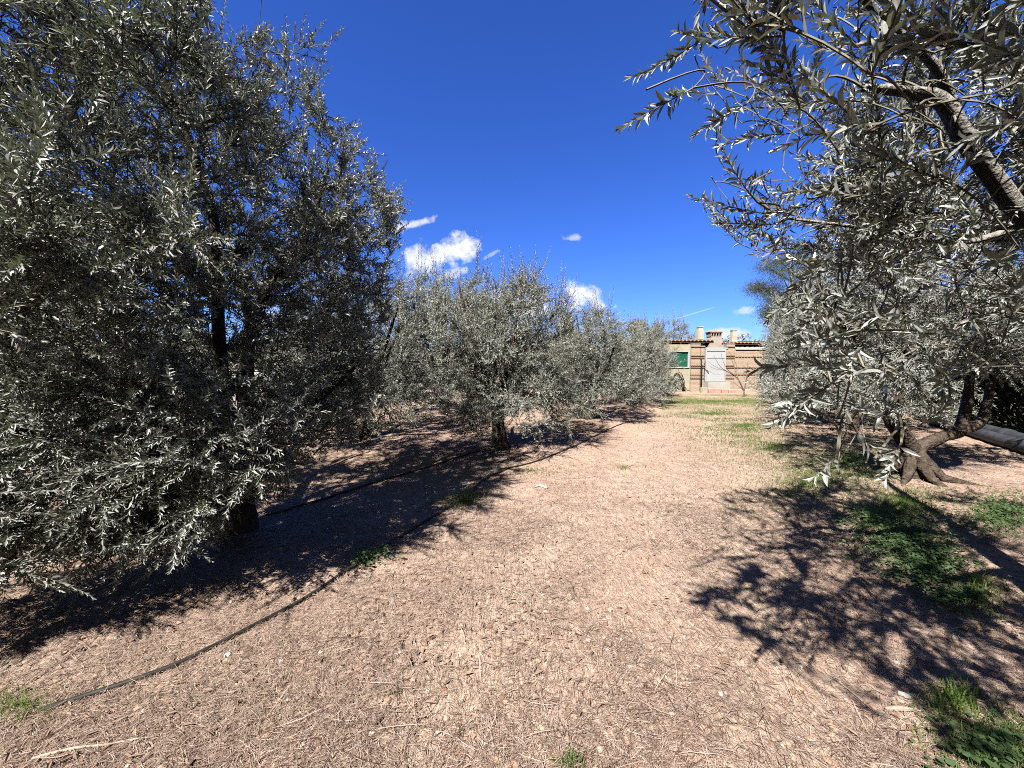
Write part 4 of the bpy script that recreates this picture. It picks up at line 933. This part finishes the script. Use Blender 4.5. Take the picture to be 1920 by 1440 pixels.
# drain pole
mb = MB(); mb.tube([(0, 0, -.05), (0, 0, hz(672, 19.8))], .03, 8); o = mb.build('iron_post', steel); o.location = (hx(1314.5, 19.8), 19.8, 0); tag(o, 'thin black post left of the white gate', 'post')
# coiled hose
hc = MB(); rg = np.random.default_rng(5); x0 = hx(1274, 19.8)
for k in range(7):
    cx = rg.normal(0, .05); a = np.linspace(0, 2 * PI, 40); rx = rg.uniform(.17, .27); rz = rg.uniform(.28, .47); til = rg.uniform(-.35, .35); cz = .1 + rz * .98
    xx = rx * np.cos(a); z_ = rz * np.sin(a); hc.tube(np.stack([cx + xx * math.cos(til) + z_ * math.sin(til), -.02 * k + 0 * a, np.maximum(.03, cz - xx * math.sin(til) + z_ * math.cos(til))], 1), .016, 6, cap=False)
hc.tube([(.12, -.1, .75), (.25, -.12, .35), (.42, -.15, .08), (.62, -.2, .03)], .015, 6); hc.tube([(0, -.05, 1.2), (.02, -.05, .9)], .012, 6)
o = hc.build('hose_coil', black, smooth=True); o.location = (x0, 19.95, 0); tag(o, 'tangled coil of black hose hanging against the cottage wall', 'hose')
# low pale wall
lw = empty('low_wall', (-10, 20.6, 0)); mb = MB(); mb.box(-40, 17.55, -.1, .1, -.1, 1.05); mb.build('wall_face', white_r, lw)
mb = MB()
mb.box(-40.02, 17.55, -.14, .14, 1.053, 1.12); mb.build('coping', white_r, lw); tag(lw, 'long low pale rendered wall running left from the cottage behind the olives', 'wall')
# debris of stones at the foot of the cottage wall is part of the soil; bare sapling in front
sa = empty('bare_tree', tuple(gp(1394, 744))); so = np.array(sa.location); SY = so[1]
def s_(px, py, dy=0.): return sp3(px, py, SY + dy) - so
tr = MB()
def br(pts, r0, r1=.004):
    P = np.array(pts); t_ = np.linspace(0, len(P) - 1, len(P) * 4); Q = np.stack([np.interp(t_, np.arange(len(P)), P[:, k]) for k in range(3)], 1)
    for _ in range(3): Q[1:-1] = (Q[:-2] + 2 * Q[1:-1] + Q[2:]) / 4
    tr.tube(Q, np.linspace(r0, r1, len(Q)), 7, lump=.04)
sb = mat('sapling_bark', (.13, .10, .085), .8, .2, vary=(20, (.24, .19, .16)))
tr.tube([(0, 0, -.05), s_(1395, 740), s_(1395, 733)], [.055, .045, .045], 8)
br([s_(1395, 734), s_(1390, 722), s_(1385, 712), s_(1377, 704), s_(1366, 698), s_(1352, 690), s_(1345, 680), s_(1338, 665)], .035)
br([s_(1395, 733), s_(1398, 720, .1), s_(1400, 705, .15), s_(1401, 690, .2), s_(1402, 678, .2)], .035)
br([s_(1378, 705), s_(1370, 698, -.1), s_(1361, 690, -.2), s_(1355, 676, -.2), s_(1352, 662, -.2)], .016)
br([s_(1385, 712), s_(1380, 700, .1), s_(1377, 688, .2), s_(1370, 670, .3), s_(1367, 658, .3)], .015)
br([s_(1379, 700, .1), s_(1383, 690, .1), s_(1376, 672, .1), s_(1370, 662, .1)], .010)
br([s_(1366, 698), s_(1350, 692, -.2), s_(1335, 684, -.3), s_(1328, 678, -.3)], .010); br([s_(1358, 694), s_(1345, 693, .2), s_(1334, 689, .2), s_(1327, 684, .3)], .008)
br([s_(1360, 701), s_(1345, 702, .1), s_(1335, 700, .1), s_(1331, 695, .1)], .006)
br([s_(1394, 732), s_(1385, 724, -.2), s_(1375, 717, -.3), s_(1368, 714, -.3)], .012); br([s_(1399, 712, .1), s_(1405, 700, .1), s_(1398, 690), s_(1390, 682)], .010)
tr.build('branches', sb, sa, smooth=True); tag(sa, 'small leafless tree with thin fanning branches before the brick wall', 'tree')

# ---------------------------------------------------------------- pine and far things
pt = empty('pine_tree', (hx(1480, 30), 30, 0)); rg = np.random.default_rng(17)
wd_ = MB(); wd_.tube([(0, 0, -.2), (.1, 0, 3), (-.1, .1, 6.5), (0, 0, 8.6)], [.28, .22, .16, .06], 10, lump=.06); fo = MB()
cs = []
for k in range(60):
    a = rg.uniform(0, 6.28); z = rg.uniform(4.6, 9.6); rr_ = 3.1 * math.sqrt(max(.05, 1 - ((z - 6.6) / 3.4) ** 2)) * rg.uniform(.45, 1); c = np.array([rr_ * math.cos(a), rr_ * math.sin(a), z]); cs.append(c)
    wd_.tube(bez(np.array([0, 0, z - 1.2]), c * [.5, .5, 1] + [0, 0, -.5], c, 6), np.linspace(.06, .015, 6), 5)
    m = 700; P = c + rg.normal(0, 1, (m, 3)) * [.42, .42, .30]; a_ = norm(rg.normal(size=(m, 3)) + [0, 0, .7] + norm(P) * .4); nn = norm(np.cross(a_, rg.normal(size=(m, 3))))
    add_leaves(fo, P, a_, nn, rg.uniform(.10, .2, m), rg.uniform(.008, .016, m), False, rg)
wd_.build('trunk', bark, pt, smooth=True); fo.build('crown', [pine_leaf], pt, rnd=True); tag(pt, 'tall olive brown pine rising behind the right row of olive trees', 'tree')

hl = MB(); aa = np.linspace(-1.3, 1.3, 120); R0 = 600; top = 8 + 16 * vnoise(aa * 5 + 3, aa * 0, 2) + 5 * vnoise(aa * 24, aa * 0, 3)
v0 = np.stack([R0 * np.sin(aa), R0 * np.cos(aa), np.full(120, -2.)], 1); v1 = np.stack([(R0 + 60) * np.sin(aa), (R0 + 60) * np.cos(aa), top], 1); v2 = np.stack([(R0 + 140) * np.sin(aa), (R0 + 140) * np.cos(aa), top * .2], 1)
idx = np.arange(119); hl.add(np.concatenate([v0, v1, v2]), np.concatenate([np.stack([idx + 1, idx, idx + 120, idx + 121], 1), np.stack([idx + 121, idx + 120, idx + 240, idx + 241], 1)]))
tag(hl.build('hills', mat('hill_scrub', (.14, .15, .10), .95, .1, vary=(.02, (.25, .22, .17))), smooth=True), kind='structure')
fh = empty('distant_house', (hx(1198, 60), 60, 0)); mb = MB(); mb.box(-.55, .55, 0, 2, -.1, 7.6); mb.build('wall', cream, fh)
mb = MB(); mb.add([(-.7, -.15, 7.602), (.7, -.15, 7.602), (.7, 2.15, 7.602), (-.7, 2.15, 7.602), (-.7, 1, 8.0), (.7, 1, 8.0)], [(0, 1, 5, 4), (2, 3, 4, 5), (0, 3, 2, 1)]); mb.build('roof', tile_m, fh)
mb = MB(); mb.box(-.2, .2, -.03, .02, 6.2, 7.0); mb.build('window', dark_in, fh)
tag(fh, 'far narrow cream tower house showing above the left row of olives', 'house')
# far belt of trees beyond the plot
fb = MB(); rg = np.random.default_rng(8)
m = 30000; x = rg.uniform(-70, 90, m); hh = 2.2 + 2.2 * vnoise(x / 5, x * 0, 7) + 1.2 * vnoise(x / 1.4, x * 0, 8); z = rg.random(m) * hh; y = 46 + rg.uniform(-1.5, 1.5, m) + 3 * vnoise(x / 9, x * 0, 9)
P = np.stack([x, y, z], 1); a_ = norm(rg.normal(size=(m, 3)) + [0, 0, .5]); nn = norm(np.cross(a_, rg.normal(size=(m, 3)))); sz = rg.uniform(.3, .6, m)
add_leaves(fb, P, a_, nn, sz, sz * .3, False, rg); o = fb.build('far_trees', [olive_leaf_far], rnd=True); tag(o, kind='stuff')
